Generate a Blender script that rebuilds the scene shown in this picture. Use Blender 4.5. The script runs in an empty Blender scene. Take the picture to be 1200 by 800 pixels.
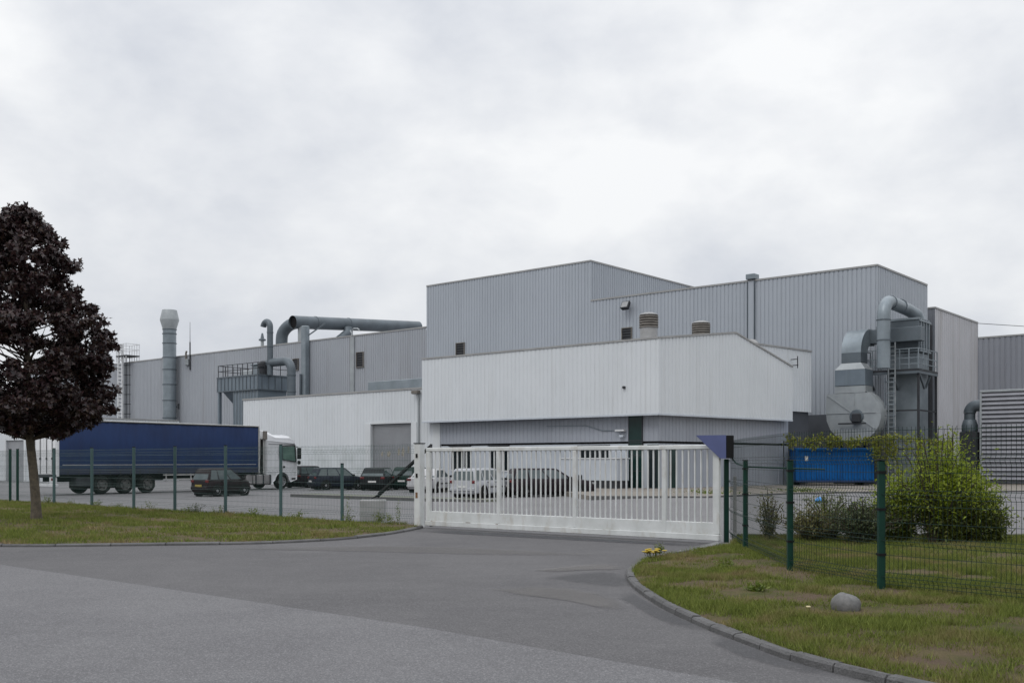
import bpy, math, random
import numpy as np
from mathutils import Vector, Matrix

R = math.radians
rng = np.random.default_rng(7)
random.seed(7)
scene = bpy.context.scene
COL = scene.collection

# ------------------------------------------------------------------ materials
def _n(nt, t, **kw):
    n = nt.nodes.new(t)
    for k, v in kw.items():
        setattr(n, k, v)
    return n

def mixc(nt, fac, a, b, blend='MIX'):
    m = _n(nt, 'ShaderNodeMix', data_type='RGBA', blend_type=blend)
    if hasattr(fac, 'is_output'): nt.links.new(fac, m.inputs[0])
    else: m.inputs[0].default_value = fac
    for v, i in ((a, 6), (b, 7)):
        if hasattr(v, 'is_output'): nt.links.new(v, m.inputs[i])
        else: m.inputs[i].default_value = (*v, 1)
    return m.outputs[2]

def ramp(nt, src, p0, p1):
    r = _n(nt, 'ShaderNodeMapRange')
    r.inputs['From Min'].default_value = p0; r.inputs['From Max'].default_value = p1
    nt.links.new(src, r.inputs['Value'])
    return r.outputs[0]

def noise(nt, vec, scale, detail=5, rough=.6, dist=0):
    n = _n(nt, 'ShaderNodeTexNoise')
    n.inputs['Scale'].default_value = scale; n.inputs['Detail'].default_value = detail
    n.inputs['Roughness'].default_value = rough; n.inputs['Distortion'].default_value = dist
    nt.links.new(vec, n.inputs['Vector'])
    return n.outputs['Fac']

def mapping(nt, vec, scale):
    m = _n(nt, 'ShaderNodeMapping'); m.inputs['Scale'].default_value = scale
    nt.links.new(vec, m.inputs['Vector'])
    return m.outputs[0]

def pmat(name, c1, c2=None, scale=2.0, rough=.6, metal=0.0, lo=.35, hi=.65, streak=None, streak_c=(.1,.09,.08), streak_amt=.4,
         bump=0.0, bscale=40, fine=0.0, fscale=60, coat=0.0, spec=.5, rvar=0.0):
    m = bpy.data.materials.new(name); m.use_nodes = True
    nt = m.node_tree; b = nt.nodes['Principled BSDF']
    tc = _n(nt, 'ShaderNodeTexCoord').outputs['Object']
    col = None
    if c2 is None: c2 = tuple(x*.82 for x in c1)
    f = ramp(nt, noise(nt, tc, scale, 6), lo, hi)
    col = mixc(nt, f, c1, c2)
    if streak:
        v = mapping(nt, tc, streak)
        s = ramp(nt, noise(nt, v, 1.0, 5, .65), .52, .78)
        mm = _n(nt, 'ShaderNodeMath', operation='MULTIPLY'); nt.links.new(s, mm.inputs[0]); mm.inputs[1].default_value = streak_amt
        col = mixc(nt, mm.outputs[0], col, streak_c)
    if fine:
        g = ramp(nt, noise(nt, tc, fscale, 3, .7), .3, .7)
        mm = _n(nt, 'ShaderNodeMath', operation='MULTIPLY'); nt.links.new(g, mm.inputs[0]); mm.inputs[1].default_value = fine
        col = mixc(nt, mm.outputs[0], col, tuple(x*.45 for x in c1))
    nt.links.new(col, b.inputs['Base Color'])
    b.inputs['Roughness'].default_value = rough
    b.inputs['Metallic'].default_value = metal
    b.inputs['Specular IOR Level'].default_value = spec
    if coat: b.inputs['Coat Weight'].default_value = coat; b.inputs['Coat Roughness'].default_value = .08
    if rvar:
        r = _n(nt, 'ShaderNodeMapRange'); nt.links.new(noise(nt, tc, scale*3, 4), r.inputs['Value'])
        r.inputs['To Min'].default_value = max(0, rough-rvar); r.inputs['To Max'].default_value = min(1, rough+rvar)
        nt.links.new(r.outputs[0], b.inputs['Roughness'])
    if bump:
        bp = _n(nt, 'ShaderNodeBump'); bp.inputs['Strength'].default_value = bump; bp.inputs['Distance'].default_value = .02
        nt.links.new(noise(nt, tc, bscale, 4), bp.inputs['Height']); nt.links.new(bp.outputs[0], b.inputs['Normal'])
    return m

def leafmat(name, cols, trans=.3, rough=.5, spec=.3):
    """one colour per leaf (random per mesh island)"""
    m = bpy.data.materials.new(name); m.use_nodes = True
    nt = m.node_tree; b = nt.nodes['Principled BSDF']
    g = _n(nt, 'ShaderNodeNewGeometry')
    r = _n(nt, 'ShaderNodeValToRGB'); r.color_ramp.interpolation = 'LINEAR'
    els = r.color_ramp.elements
    while len(els) < len(cols): els.new(.5)
    for i, c in enumerate(cols):
        els[i].position = i/(len(cols)-1); els[i].color = (*c, 1)
    nt.links.new(g.outputs['Random Per Island'], r.inputs[0])
    nt.links.new(r.outputs[0], b.inputs['Base Color'])
    b.inputs['Roughness'].default_value = rough; b.inputs['Specular IOR Level'].default_value = spec
    t = _n(nt, 'ShaderNodeBsdfTranslucent'); nt.links.new(r.outputs[0], t.inputs[0])
    mx = _n(nt, 'ShaderNodeMixShader'); mx.inputs[0].default_value = trans
    nt.links.new(b.outputs[0], mx.inputs[1]); nt.links.new(t.outputs[0], mx.inputs[2])
    nt.links.new(mx.outputs[0], nt.nodes['Material Output'].inputs[0])
    return m

def asphalt(name, base, light, patch, spk=.5, pscale=.35):
    m = bpy.data.materials.new(name); m.use_nodes = True
    nt = m.node_tree; b = nt.nodes['Principled BSDF']
    tc = _n(nt, 'ShaderNodeTexCoord').outputs['Object']
    big = ramp(nt, noise(nt, tc, pscale, 7, .62, .6), .38, .66)
    col = mixc(nt, big, base, patch)
    mid = ramp(nt, noise(nt, tc, 2.3, 6, .7), .48, .75)
    mm = _n(nt, 'ShaderNodeMath', operation='MULTIPLY'); nt.links.new(mid, mm.inputs[0]); mm.inputs[1].default_value = .35
    col = mixc(nt, mm.outputs[0], col, light)
    # streaks along the traffic direction
    mp = _n(nt, 'ShaderNodeMapping'); mp.inputs['Rotation'].default_value = (0, 0, R(40)); mp.inputs['Scale'].default_value = (.12, 1.6, 1)
    nt.links.new(tc, mp.inputs['Vector'])
    st = ramp(nt, noise(nt, mp.outputs[0], 1.0, 5, .6), .5, .8)
    mm2 = _n(nt, 'ShaderNodeMath', operation='MULTIPLY'); nt.links.new(st, mm2.inputs[0]); mm2.inputs[1].default_value = .3
    col = mixc(nt, mm2.outputs[0], col, tuple(x*.6 for x in base))
    # stones of the aggregate
    v = _n(nt, 'ShaderNodeTexVoronoi'); v.inputs['Scale'].default_value = 95; nt.links.new(tc, v.inputs['Vector'])
    bw = _n(nt, 'ShaderNodeSeparateColor'); nt.links.new(v.outputs['Color'], bw.inputs[0])
    s1 = ramp(nt, bw.outputs[0], .62, 1.0)
    mm3 = _n(nt, 'ShaderNodeMath', operation='MULTIPLY'); nt.links.new(s1, mm3.inputs[0]); mm3.inputs[1].default_value = spk
    col = mixc(nt, mm3.outputs[0], col, tuple(min(1, x*2.0) for x in light))
    s2 = ramp(nt, bw.outputs[1], .55, 1.0)
    mm4 = _n(nt, 'ShaderNodeMath', operation='MULTIPLY'); nt.links.new(s2, mm4.inputs[0]); mm4.inputs[1].default_value = spk
    col = mixc(nt, mm4.outputs[0], col, tuple(x*.35 for x in base))
    nt.links.new(col, b.inputs['Base Color'])
    b.inputs['Roughness'].default_value = .85; b.inputs['Specular IOR Level'].default_value = .35
    bp = _n(nt, 'ShaderNodeBump'); bp.inputs['Strength'].default_value = .5; bp.inputs['Distance'].default_value = .008
    nt.links.new(noise(nt, tc, 70, 3, .7), bp.inputs['Height']); nt.links.new(bp.outputs[0], b.inputs['Normal'])
    return m

def groundmat(name, greens, dry, soil):
    m = bpy.data.materials.new(name); m.use_nodes = True
    nt = m.node_tree; b = nt.nodes['Principled BSDF']
    tc = _n(nt, 'ShaderNodeTexCoord').outputs['Object']
    c = mixc(nt, ramp(nt, noise(nt, tc, 9, 6, .7), .35, .65), greens[0], greens[1])
    c = mixc(nt, ramp(nt, noise(nt, tc, .9, 7, .7), .42, .56), c, dry)
    c = mixc(nt, ramp(nt, noise(nt, tc, 1.6, 8, .7, .4), .44, .60), c, soil)
    g = ramp(nt, noise(nt, tc, 45, 4, .8), .35, .7)
    mm = _n(nt, 'ShaderNodeMath', operation='MULTIPLY'); nt.links.new(g, mm.inputs[0]); mm.inputs[1].default_value = .6
    c = mixc(nt, mm.outputs[0], c, tuple(x*.4 for x in soil))
    nt.links.new(c, b.inputs['Base Color']); b.inputs['Roughness'].default_value = .95; b.inputs['Specular IOR Level'].default_value = .1
    bp = _n(nt, 'ShaderNodeBump'); bp.inputs['Strength'].default_value = 1; bp.inputs['Distance'].default_value = .03
    nt.links.new(noise(nt, tc, 30, 5, .8), bp.inputs['Height']); nt.links.new(bp.outputs[0], b.inputs['Normal'])
    return m

def bladmat(name):
    """grass blades: greens to straw, patchy by place plus random per blade"""
    m = bpy.data.materials.new(name); m.use_nodes = True
    nt = m.node_tree; b = nt.nodes['Principled BSDF']
    tc = _n(nt, 'ShaderNodeTexCoord').outputs['Object']
    g = _n(nt, 'ShaderNodeNewGeometry').outputs['Random Per Island']
    c = mixc(nt, g, (.075,.100,.020), (.185,.215,.048))
    d = mixc(nt, g, (.29,.235,.11), (.135,.105,.055))
    c = mixc(nt, ramp(nt, noise(nt, tc, .9, 7, .7), .50, .64), c, d)
    c = mixc(nt, ramp(nt, noise(nt, tc, 3.5, 4, .6), .6, .74), c, (.19,.225,.045))
    nt.links.new(c, b.inputs['Base Color']); b.inputs['Roughness'].default_value = .7; b.inputs['Specular IOR Level'].default_value = .15
    t = _n(nt, 'ShaderNodeBsdfTranslucent'); nt.links.new(c, t.inputs[0])
    mx = _n(nt, 'ShaderNodeMixShader'); mx.inputs[0].default_value = .25
    nt.links.new(b.outputs[0], mx.inputs[1]); nt.links.new(t.outputs[0], mx.inputs[2])
    nt.links.new(mx.outputs[0], nt.nodes['Material Output'].inputs[0])
    return m

M = {}
M['white_clad'] = pmat('white cladding', (.575,.60,.62), (.53,.555,.575), .25, .5, streak=(3,3,.12), streak_c=(.36,.36,.34), streak_amt=.3)
M['white_clad2'] = pmat('white cladding weathered', (.58,.60,.61), (.50,.52,.535), .25, .5, streak=(2,2,.1), streak_c=(.30,.29,.27), streak_amt=.35)
M['grey_clad'] = pmat('blue grey cladding', (.330,.358,.394), (.302,.329,.363), .15, .5, streak=(2,2,.08), streak_c=(.20,.22,.25), streak_amt=.3)
M['grey_clad2'] = pmat('pale grey cladding', (.318,.336,.364), (.280,.297,.325), .12, .55, streak=(1.2,1.2,.06), streak_c=(.18,.175,.17), streak_amt=.45)
M['side_clad'] = pmat('stained pale cladding', (.42,.42,.44), (.36,.36,.375), .2, .55, streak=(1.0,1.0,.05), streak_c=(.20,.18,.155), streak_amt=.6)
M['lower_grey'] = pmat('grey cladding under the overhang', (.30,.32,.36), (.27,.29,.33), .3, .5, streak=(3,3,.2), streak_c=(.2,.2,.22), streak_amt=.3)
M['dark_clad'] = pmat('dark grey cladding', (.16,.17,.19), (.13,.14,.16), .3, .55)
M['far_clad'] = pmat('far grey cladding', (.215,.225,.25), (.185,.195,.22), .2, .55, streak=(1.2,1.2,.06), streak_c=(.13,.13,.14), streak_amt=.4)
M['plinth'] = pmat('dark plinth', (.075,.082,.095), (.055,.06,.07), .4, .7)
M['coping'] = pmat('grey coping', (.30,.30,.295), (.24,.24,.235), .6, .5)
M['roof'] = pmat('roof sheet', (.30,.30,.31), (.24,.24,.25), .5, .6)
M['panel'] = pmat('pale wall panel', (.45,.485,.525), (.39,.42,.46), .5, .5, streak=(2,2,.3), streak_c=(.35,.36,.38), streak_amt=.3)
M['render_wall'] = pmat('painted base wall', (.58,.61,.63), (.46,.49,.50), .7, .7, streak=(1.5,1.5,.5), streak_c=(.25,.27,.25), streak_amt=.5)
M['galv'] = pmat('galvanised sheet', (.225,.260,.285), (.165,.195,.215), .9, .42, .35, streak=(1.5,1.5,.2), streak_c=(.13,.15,.16), streak_amt=.4, rvar=.08)
M['galv_dark'] = pmat('dark galvanised duct', (.108,.130,.148), (.080,.098,.112), .7, .5, .25, streak=(2,2,.3), streak_c=(.08,.09,.10), streak_amt=.4)
M['galv_pale'] = pmat('pale galvanised sheet', (.34,.365,.375), (.27,.29,.30), 1.1, .45, .3, streak=(1.5,1.5,.2), streak_c=(.2,.2,.2), streak_amt=.3)
M['blue_steel'] = pmat('blue grey sheet', (.155,.190,.220), (.12,.15,.178), .6, .5, .2, streak=(3,3,.2), streak_c=(.07,.08,.09), streak_amt=.5)
M['steel_dark'] = pmat('dark steel', (.035,.037,.042), (.025,.027,.03), 2, .6, .1, spec=.3)
M['steel_white'] = pmat('white painted steel', (.62,.63,.64), (.54,.55,.56), 2, .45, streak=(8,8,1), streak_c=(.32,.27,.2), streak_amt=.25)
M['gate_white'] = pmat('gate paint', (.575,.59,.585), (.48,.495,.485), 2.5, .45, streak=(5,5,2.0), streak_c=(.30,.25,.18), streak_amt=.6)
M['rust'] = pmat('rust', (.22,.11,.04), (.12,.06,.03), 8, .8)
M['vent_brown'] = pmat('weathered vent', (.17,.155,.135), (.11,.10,.09), 3, .7)
M['louvre'] = pmat('louvre blades', (.27,.275,.30), (.22,.225,.25), .8, .5)
M['shutter'] = pmat('roller shutter', (.255,.265,.28), (.215,.222,.235), .8, .5)
M['cab_glass'] = pmat('cab glass', (.11,.18,.15), (.07,.12,.10), 1.2, .1)
M['glass_dark'] = pmat('dark glass', (.012,.018,.020), (.008,.012,.014), .6, .12, spec=.25)
M['glass_green'] = pmat('green glass', (.012,.035,.032), (.006,.018,.017), .6, .12, spec=.25)
M['car_glass'] = pmat('car glass', (.055,.075,.078), (.085,.105,.11), 1.6, .06)  # lighter base colour puts reflected sky into the panes
M['black'] = pmat('black plastic', (.008,.008,.009), (.012,.012,.012), 3, .7, spec=.15)
M['rubber'] = pmat('tyre rubber', (.010,.010,.010), (.016,.016,.015), 4, .9, spec=.1)
M['rim'] = pmat('wheel rim', (.30,.31,.32), (.22,.22,.23), 5, .4, .5)
M['rim_dark'] = pmat('dirty wheel hub', (.075,.072,.070), (.05,.048,.046), 5, .7)
M['curtain'] = pmat('blue curtain', (.0095,.029,.096), (.0075,.021,.070), .5, .6, streak=(2.5,2.5,.25), streak_c=(.012,.018,.06), streak_amt=.4, spec=.3)
M['curtain_low'] = pmat('blue curtain hem', (.012,.017,.050), (.010,.013,.033), .5, .6)
M['truck_white'] = pmat('white lorry paint', (.66,.67,.69), (.58,.59,.60), .6, .3, streak=(2,2,.6), streak_c=(.35,.33,.30), streak_amt=.35, coat=.3)
M['tank'] = pmat('fuel tank aluminium', (.30,.29,.29), (.24,.23,.23), 2, .5, .4)
M['trim_pale'] = pmat('trailer rail', (.42,.42,.41), (.34,.34,.33), 2, .45, .2)
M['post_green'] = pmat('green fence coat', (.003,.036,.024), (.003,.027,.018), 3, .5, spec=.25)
M['post_far'] = pmat('haze tinted green fence coat', (.040,.085,.085), (.032,.070,.069), 3, .5)  # paler, bluer green than the right fence: haze painted into the coat
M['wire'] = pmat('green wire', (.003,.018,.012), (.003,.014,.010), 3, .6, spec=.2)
M['wire_far'] = pmat('haze tinted green wire', (.035,.070,.062), (.026,.055,.050), 3, .5)  # left fence wire, lightened to carry haze in its colour
M['sign_blue'] = pmat('blue painted panel', (.080,.098,.225), (.068,.084,.19), 3, .45)
M['skip_blue'] = pmat('blue container paint', (.004,.095,.30), (.003,.070,.235), 1.2, .6, spec=.15, streak=(3,3,.6), streak_c=(.012,.03,.09), streak_amt=.4)
M['kerb'] = pmat('kerb stone', (.135,.133,.134), (.078,.077,.076), 4, .9, fine=.75, fscale=70, bump=.8, bscale=45)
M['concrete'] = pmat('concrete', (.36,.36,.36), (.27,.27,.265), 2, .85, fine=.3, fscale=60)
M['boulder'] = pmat('grey stone dome', (.145,.142,.138), (.065,.064,.062), 7, .5, fine=.35, fscale=80, bump=.4, bscale=30)
M['trunk'] = pmat('bark', (.115,.095,.066), (.055,.046,.034), 8, .9, bump=.8, bscale=25, streak=(12,12,2), streak_c=(.05,.045,.035), streak_amt=.5)
M['twig'] = pmat('twig bark', (.06,.045,.03), (.04,.03,.022), 8, .9)
M['maple'] = leafmat('dark purple leaves', [(.011,.007,.009),(.026,.012,.015),(.044,.018,.018),(.018,.013,.012),(.056,.032,.020)], .12, .45, .45)
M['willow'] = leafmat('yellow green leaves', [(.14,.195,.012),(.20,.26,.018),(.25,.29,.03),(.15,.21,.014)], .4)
M['willow_low'] = leafmat('olive leaves and shrub shade', [(.060,.085,.012),(.085,.115,.016),(.11,.12,.025),(.05,.07,.014)], .35)  # shade put into the big shrub's lower leaves; plain olive on small bushes
M['vine'] = leafmat('vine leaves', [(.13,.17,.016),(.20,.23,.025),(.23,.22,.04),(.10,.12,.02)], .35)
M['shrub'] = leafmat('grey green leaves', [(.030,.046,.018),(.055,.075,.026),(.075,.09,.04),(.04,.055,.02)], .25)
M['dryshrub'] = leafmat('dry olive leaves', [(.08,.085,.022),(.13,.125,.035),(.10,.08,.04)], .25)
M['weed'] = leafmat('weed leaves', [(.06,.09,.012),(.10,.14,.02),(.15,.17,.03)], .3)
M['petal'] = leafmat('yellow petals', [(.55,.38,.01),(.62,.45,.02),(.45,.33,.02)], .2)
M['asph_drive'] = asphalt('driveway asphalt', (.087,.0845,.087), (.122,.118,.119), (.066,.064,.067), .36)
M['asph_road'] = asphalt('road asphalt', (.120,.118,.122), (.156,.154,.158), (.097,.095,.100), .45)
M['asph_yard'] = asphalt('yard asphalt', (.140,.137,.140), (.17,.167,.172), (.112,.110,.113), .3, .12)
M['asph_patch'] = asphalt('tar patch', (.062,.064,.070), (.085,.088,.095), (.052,.054,.059), .3, 1.2)
M['asph_worn'] = asphalt('worn asphalt', (.15,.142,.138), (.18,.172,.165), (.12,.115,.112), .3, .8)
M['apron'] = asphalt('worn concrete apron', (.185,.165,.140), (.22,.20,.18), (.145,.130,.112), .25, .3)
M['lawn'] = groundmat('lawn soil and turf', ((.060,.075,.020),(.09,.10,.030)), (.145,.118,.062), (.135,.098,.070))
M['blade'] = bladmat('grass blades')
M['earth'] = groundmat('rough ground', ((.06,.08,.03),(.09,.10,.04)), (.13,.12,.07), (.12,.10,.08))
M['red_lamp'] = pmat('red lamp lens', (.13,.010,.012), (.09,.008,.010), 5, .2)
M['clear_lamp'] = pmat('clear lamp lens', (.25,.26,.26), (.2,.2,.2), 5, .15)
M['plate'] = pmat('number plate', (.6,.6,.58), (.5,.5,.5), 5, .4)
M['plate_y'] = pmat('yellow number plate', (.32,.24,.04), (.25,.19,.03), 5, .4)
M['plastic_blue'] = pmat('blue plastic', (.05,.24,.55), (.04,.2,.5), 5, .4)

def carpaint(name, c):
    return pmat(name, c, tuple(x*.85 for x in c), 1.2, .45, 0, coat=.05, spec=.12, streak=(2,2,1.2), streak_c=tuple(min(.2, x*.6+.02) for x in c), streak_amt=.25)

# ------------------------------------------------------------------ mesh builder
class MB:
    def __init__(s): s.v = []; s.f = []
    def add(s, vs, fs):
        o = len(s.v); s.v += [tuple(v) for v in vs]; s.f += [tuple(i+o for i in f) for f in fs]; return s
    def box(s, x0, x1, y0, y1, z0, z1):
        return s.add([(x0,y0,z0),(x1,y0,z0),(x1,y1,z0),(x0,y1,z0),(x0,y0,z1),(x1,y0,z1),(x1,y1,z1),(x0,y1,z1)],
            [(0,3,2,1),(4,5,6,7),(0,1,5,4),(1,2,6,5),(2,3,7,6),(3,0,4,7)])
    def rbox(s, x0, x1, y0, y1, z0, z1, b=.02):
        """box with chamfered edges (as a stack of inset rings)"""
        rings = []
        for z, i in ((z0, b), (z0+b, 0), (z1-b, 0), (z1, b)):
            X0, X1, Y0, Y1 = x0+i, x1-i, y0+i, y1-i
            rings.append([(X0+b,Y0,z),(X1-b,Y0,z),(X1,Y0+b,z),(X1,Y1-b,z),(X1-b,Y1,z),(X0+b,Y1,z),(X0,Y1-b,z),(X0,Y0+b,z)])
        return s.loft(rings, True)
    def loft(s, rings, caps=True, closed=True):
        n = len(rings[0]); vs = [p for r in rings for p in r]; fs = []
        for k in range(len(rings)-1):
            for i in range(n if closed else n-1):
                j = (i+1) % n
                fs.append((k*n+i, k*n+j, (k+1)*n+j, (k+1)*n+i))
        if caps:
            fs.append(tuple(range(n-1, -1, -1))); fs.append(tuple((len(rings)-1)*n+i for i in range(n)))
        return s.add(vs, fs)
    def prism(s, poly, z0, z1):
        """vertical prism over a counter-clockwise plan; z1 may be a list per point"""
        n = len(poly)
        zt = z1 if isinstance(z1, (list, tuple)) else [z1]*n
        vs = [(p[0],p[1],z0) for p in poly] + [(p[0],p[1],z) for p, z in zip(poly, zt)]
        fs = [(i,(i+1)%n,n+(i+1)%n,n+i) for i in range(n)] + [tuple(range(n-1,-1,-1)), tuple(range(n,2*n))]
        return s.add(vs, fs)
    def extrude(s, pts, vec):
        """planar polygon pts pushed along vec"""
        n = len(pts); v = Vector(vec)
        vs = [tuple(p) for p in pts] + [tuple(Vector(p)+v) for p in pts]
        fs = [(i,(i+1)%n,n+(i+1)%n,n+i) for i in range(n)] + [tuple(range(n-1,-1,-1)), tuple(range(n,2*n))]
        return s.add(vs, fs)
    def tube(s, path, r, n=12, caps=True):
        P = [Vector(p) for p in path]; m = len(P)
        rr = r if isinstance(r, (list, tuple)) else [r]*m
        up = None; rings = []
        for i in range(m):
            t = (P[min(i+1,m-1)]-P[max(i-1,0)]).normalized()
            if up is None:
                up = Vector((0,0,1)) if abs(t.z) < .9 else Vector((1,0,0))
            u = (up - t*up.dot(t)).normalized(); w = t.cross(u); up = u
            rings.append([tuple(P[i] + (u*math.cos(2*math.pi*k/n)+w*math.sin(2*math.pi*k/n))*rr[i]) for k in range(n)])
        return s.loft(rings, caps)
    def lathe(s, prof, c=(0,0,0), n=24, axis='z', caps=True):
        rings = []
        for r, h in prof:
            ring = []
            for k in range(n):
                a = 2*math.pi*k/n; u, w = r*math.cos(a), r*math.sin(a)
                p = (u,w,h) if axis == 'z' else ((h,u,w) if axis == 'x' else (w,h,u))
                ring.append((c[0]+p[0], c[1]+p[1], c[2]+p[2]))
            rings.append(ring)
        return s.loft(rings, caps)
    def bar(s, p, q, w=.05, h=None):
        """rectangular bar from p to q"""
        h = h or w; p, q = Vector(p), Vector(q); t = (q-p).normalized()
        up = Vector((0,0,1)) if abs(t.z) < .95 else Vector((0,1,0))
        a = t.cross(up).normalized()*w/2; b = a.cross(t).normalized()*h/2
        c = [a+b, a-b, -a-b, -a+b]
        return s.loft([[tuple(p+x) for x in c], [tuple(q+x) for x in c]], True)
    def corr(s, p0, p1, zb, tops, pitch=.33, d=.035, groove=.22):
        """ribbed sheet wall from p0 to p1 (outside on the right of the walk); tops = [(s, z), ...]"""
        p0, p1 = Vector((*p0, 0)), Vector((*p1, 0)); L = (p1-p0).length; t = (p1-p0)/L; nrm = Vector((t.y, -t.x, 0))
        xs = [a for a, _ in tops]; zs = [b for _, b in tops]
        S = []; k = 0
        while k*pitch < L:
            b = k*pitch
            for a, o in ((0,0), (1-groove-.14,0), (1-groove-.06,-d), (.94,-d)):
                if b+a*pitch < L: S.append((b+a*pitch, o))
            k += 1
        for a in xs[1:-1]: S.append((a, 0))
        S.append((L, 0)); S.sort()
        vs = []
        for a, o in S:
            q = p0 + t*a + nrm*o
            vs += [(q.x,q.y,zb), (q.x,q.y,float(np.interp(a, xs, zs)))]
        return s.add(vs, [(2*i, 2*i+2, 2*i+3, 2*i+1) for i in range(len(S)-1)])
    def build(s, name, mat, parent=None, smooth=35, loc=None):
        me = bpy.data.meshes.new(name); me.from_pydata(s.v, [], s.f); me.update()
        me.materials.append(mat)
        o = bpy.data.objects.new(name, me); COL.objects.link(o)
        if parent: o.parent = parent
        if loc: o.location = loc
        if smooth:
            me.polygons.foreach_set('use_smooth', [True]*len(me.polygons))
            me.set_sharp_from_angle(angle=R(smooth))
        return o

def tag(o, label=None, cat=None, group=None, kind=None):
    if label: o['label'] = label
    if cat: o['category'] = cat
    if group: o['group'] = group
    if kind: o['kind'] = kind
    return o

def thing(name, label, cat, loc=(0,0,0), rz=0, group=None):
    o = bpy.data.objects.new(name, None); COL.objects.link(o)
    o.location = loc; o.rotation_euler = (0,0,rz); o.empty_display_size = .3
    return tag(o, label, cat, group)

def copy_tree(o, parent=None):
    c = o.copy(); COL.objects.link(c)
    if parent: c.parent = parent
    for ch in list(o.children): copy_tree(ch, c)
    return c

def fast_mesh(name, V, F, mat, parent=None):
    """numpy vertices (n,3) and faces (m,k)"""
    me = bpy.data.meshes.new(name)
    n, (m, k) = len(V), F.shape
    me.vertices.add(n); me.vertices.foreach_set('co', V.astype(np.float32).ravel())
    me.loops.add(m*k); me.loops.foreach_set('vertex_index', F.astype(np.int32).ravel())
    me.polygons.add(m); me.polygons.foreach_set('loop_start', np.arange(0, m*k, k, dtype=np.int32))
    me.update(calc_edges=True); me.validate()
    me.materials.append(mat)
    o = bpy.data.objects.new(name, me); COL.objects.link(o)
    if parent: o.parent = parent
    return o

# ------------------------------------------------------------------ plan of the site
A40 = R(-40)                      # the works stand turned by 40 degrees
EX = (math.cos(A40), math.sin(A40)); EY = (-math.sin(A40), math.cos(A40))

def yard_z(x, y):
    a = min(1, max(0, (y-34)/14)); a = a*a*(3-2*a)
    b = min(1, max(0, (7-x)/6)); b = b*b*(3-2*b)
    return -.22*a*b

# ---- ground sheets
def sheet(name, poly, z, mat):
    mb = MB(); mb.add([(p[0],p[1],z) for p in poly], [tuple(range(len(poly)))])
    return tag(mb.build(name, mat, smooth=0), kind='structure')

xs = np.concatenate([np.linspace(-900,-80,8), np.linspace(-70,60,66), np.linspace(80,900,8)])
ys = np.concatenate([np.linspace(-300,16,6), np.linspace(20,60,41), np.linspace(66,1200,12)])
g = MB(); nx = len(xs)
g.add([(x,y,yard_z(x,y)-.012) for y in ys for x in xs],
      [(j*nx+i, j*nx+i+1, (j+1)*nx+i+1, (j+1)*nx+i) for j in range(len(ys)-1) for i in range(nx-1)])
tag(g.build('ground', M['asph_yard']), kind='structure')

gateA, gateB = Vector((-2.06,24.6,0)), Vector((4.05,19.8,0))
drive = [(-60,-2),(40,-30),(40,3),(9,2.4),(4.2,5.6),(2.3,10),(1.7,14),(2.2,16.6),(4.05,19.0),(4.3,19.9),gateB[:2],gateA[:2],(-2.6,24.6),(-4,21),(-6.5,19.6),(-12,19.6),(-60,52)]
sheet('driveway', [(p[0],p[1]) for p in drive], -.006, M['asph_drive'])
sheet('road', [(-60,-2),(40,-30),(40,-22),(1.66,7.33),(.2,8.75),(-.82,9.78),(-4.3,12.75),(-7.93,15.76),(-13,19.9),(-60,58)], -.001, M['asph_road'])

# far rough strip to the left is hidden; verge strip in the yard with its kerb
vp = [(-11.2,52.2),(-4.0,46.3),(-1.2,44.6),(-.6,45.5),(-3.2,47.6),(-10.4,53.6)]
tag(MB().prism(vp, -.4, -.10).build('verge', pmat('mossy verge', (.13,.135,.105), (.10,.11,.08), 1.2, .9), smooth=0), kind='structure')
tag(MB().prism([(-11.35,52.05),(-4.08,46.1),(-1.25,44.4),(-1.2,44.6),(-4.0,46.3),(-11.2,52.2)], -.4, -.085).build('kerb', M['kerb'], smooth=0), kind='structure')

apron = [(3.5,45.2),(8.5,44.8),(13.5,49.6),(17.5,51.6),(40,56),(60,60),(60,75),(36,78),(25,73),(18,74),(7,60),(2.4,63),(2.4,55)]
tag(MB().prism(apron, -.4, .05).build('apron', M['apron'], smooth=0), kind='structure')
tag(MB().prism([(3.4,45.0),(8.55,44.6),(13.6,49.4),(17.5,51.4),(40,55.8),(40,56),(17.5,51.6),(13.5,49.6),(8.5,44.8),(3.5,45.2)], -.4, .06).build('kerb', M['kerb'], smooth=0), kind='structure')

# ---- lawns, raised a little behind their kerbs
def offset(path, d):
    out = []
    for i, p in enumerate(path):
        a, b = path[max(i-1,0)], path[min(i+1,len(path)-1)]
        t = Vector((b[0]-a[0], b[1]-a[1])).normalized()
        out.append((p[0]-t.y*d, p[1]+t.x*d))
    return out

def smooth_path(pts, step=.25):
    """Catmull-Rom through pts, resampled"""
    P = [Vector(p) for p in pts]; out = []
    for i in range(len(P)-1):
        p0, p1, p2, p3 = P[max(i-1,0)], P[i], P[i+1], P[min(i+2,len(P)-1)]
        n = max(2, int((p2-p1).length/step))
        for k in range(n):
            t = k/n
            out.append(.5*((2*p1)+(p2-p0)*t+(2*p0-5*p1+4*p2-p3)*t*t+(3*p1-p0-3*p2+p3)*t**3))
    out.append(P[-1])
    return [tuple(p) for p in out]

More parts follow.
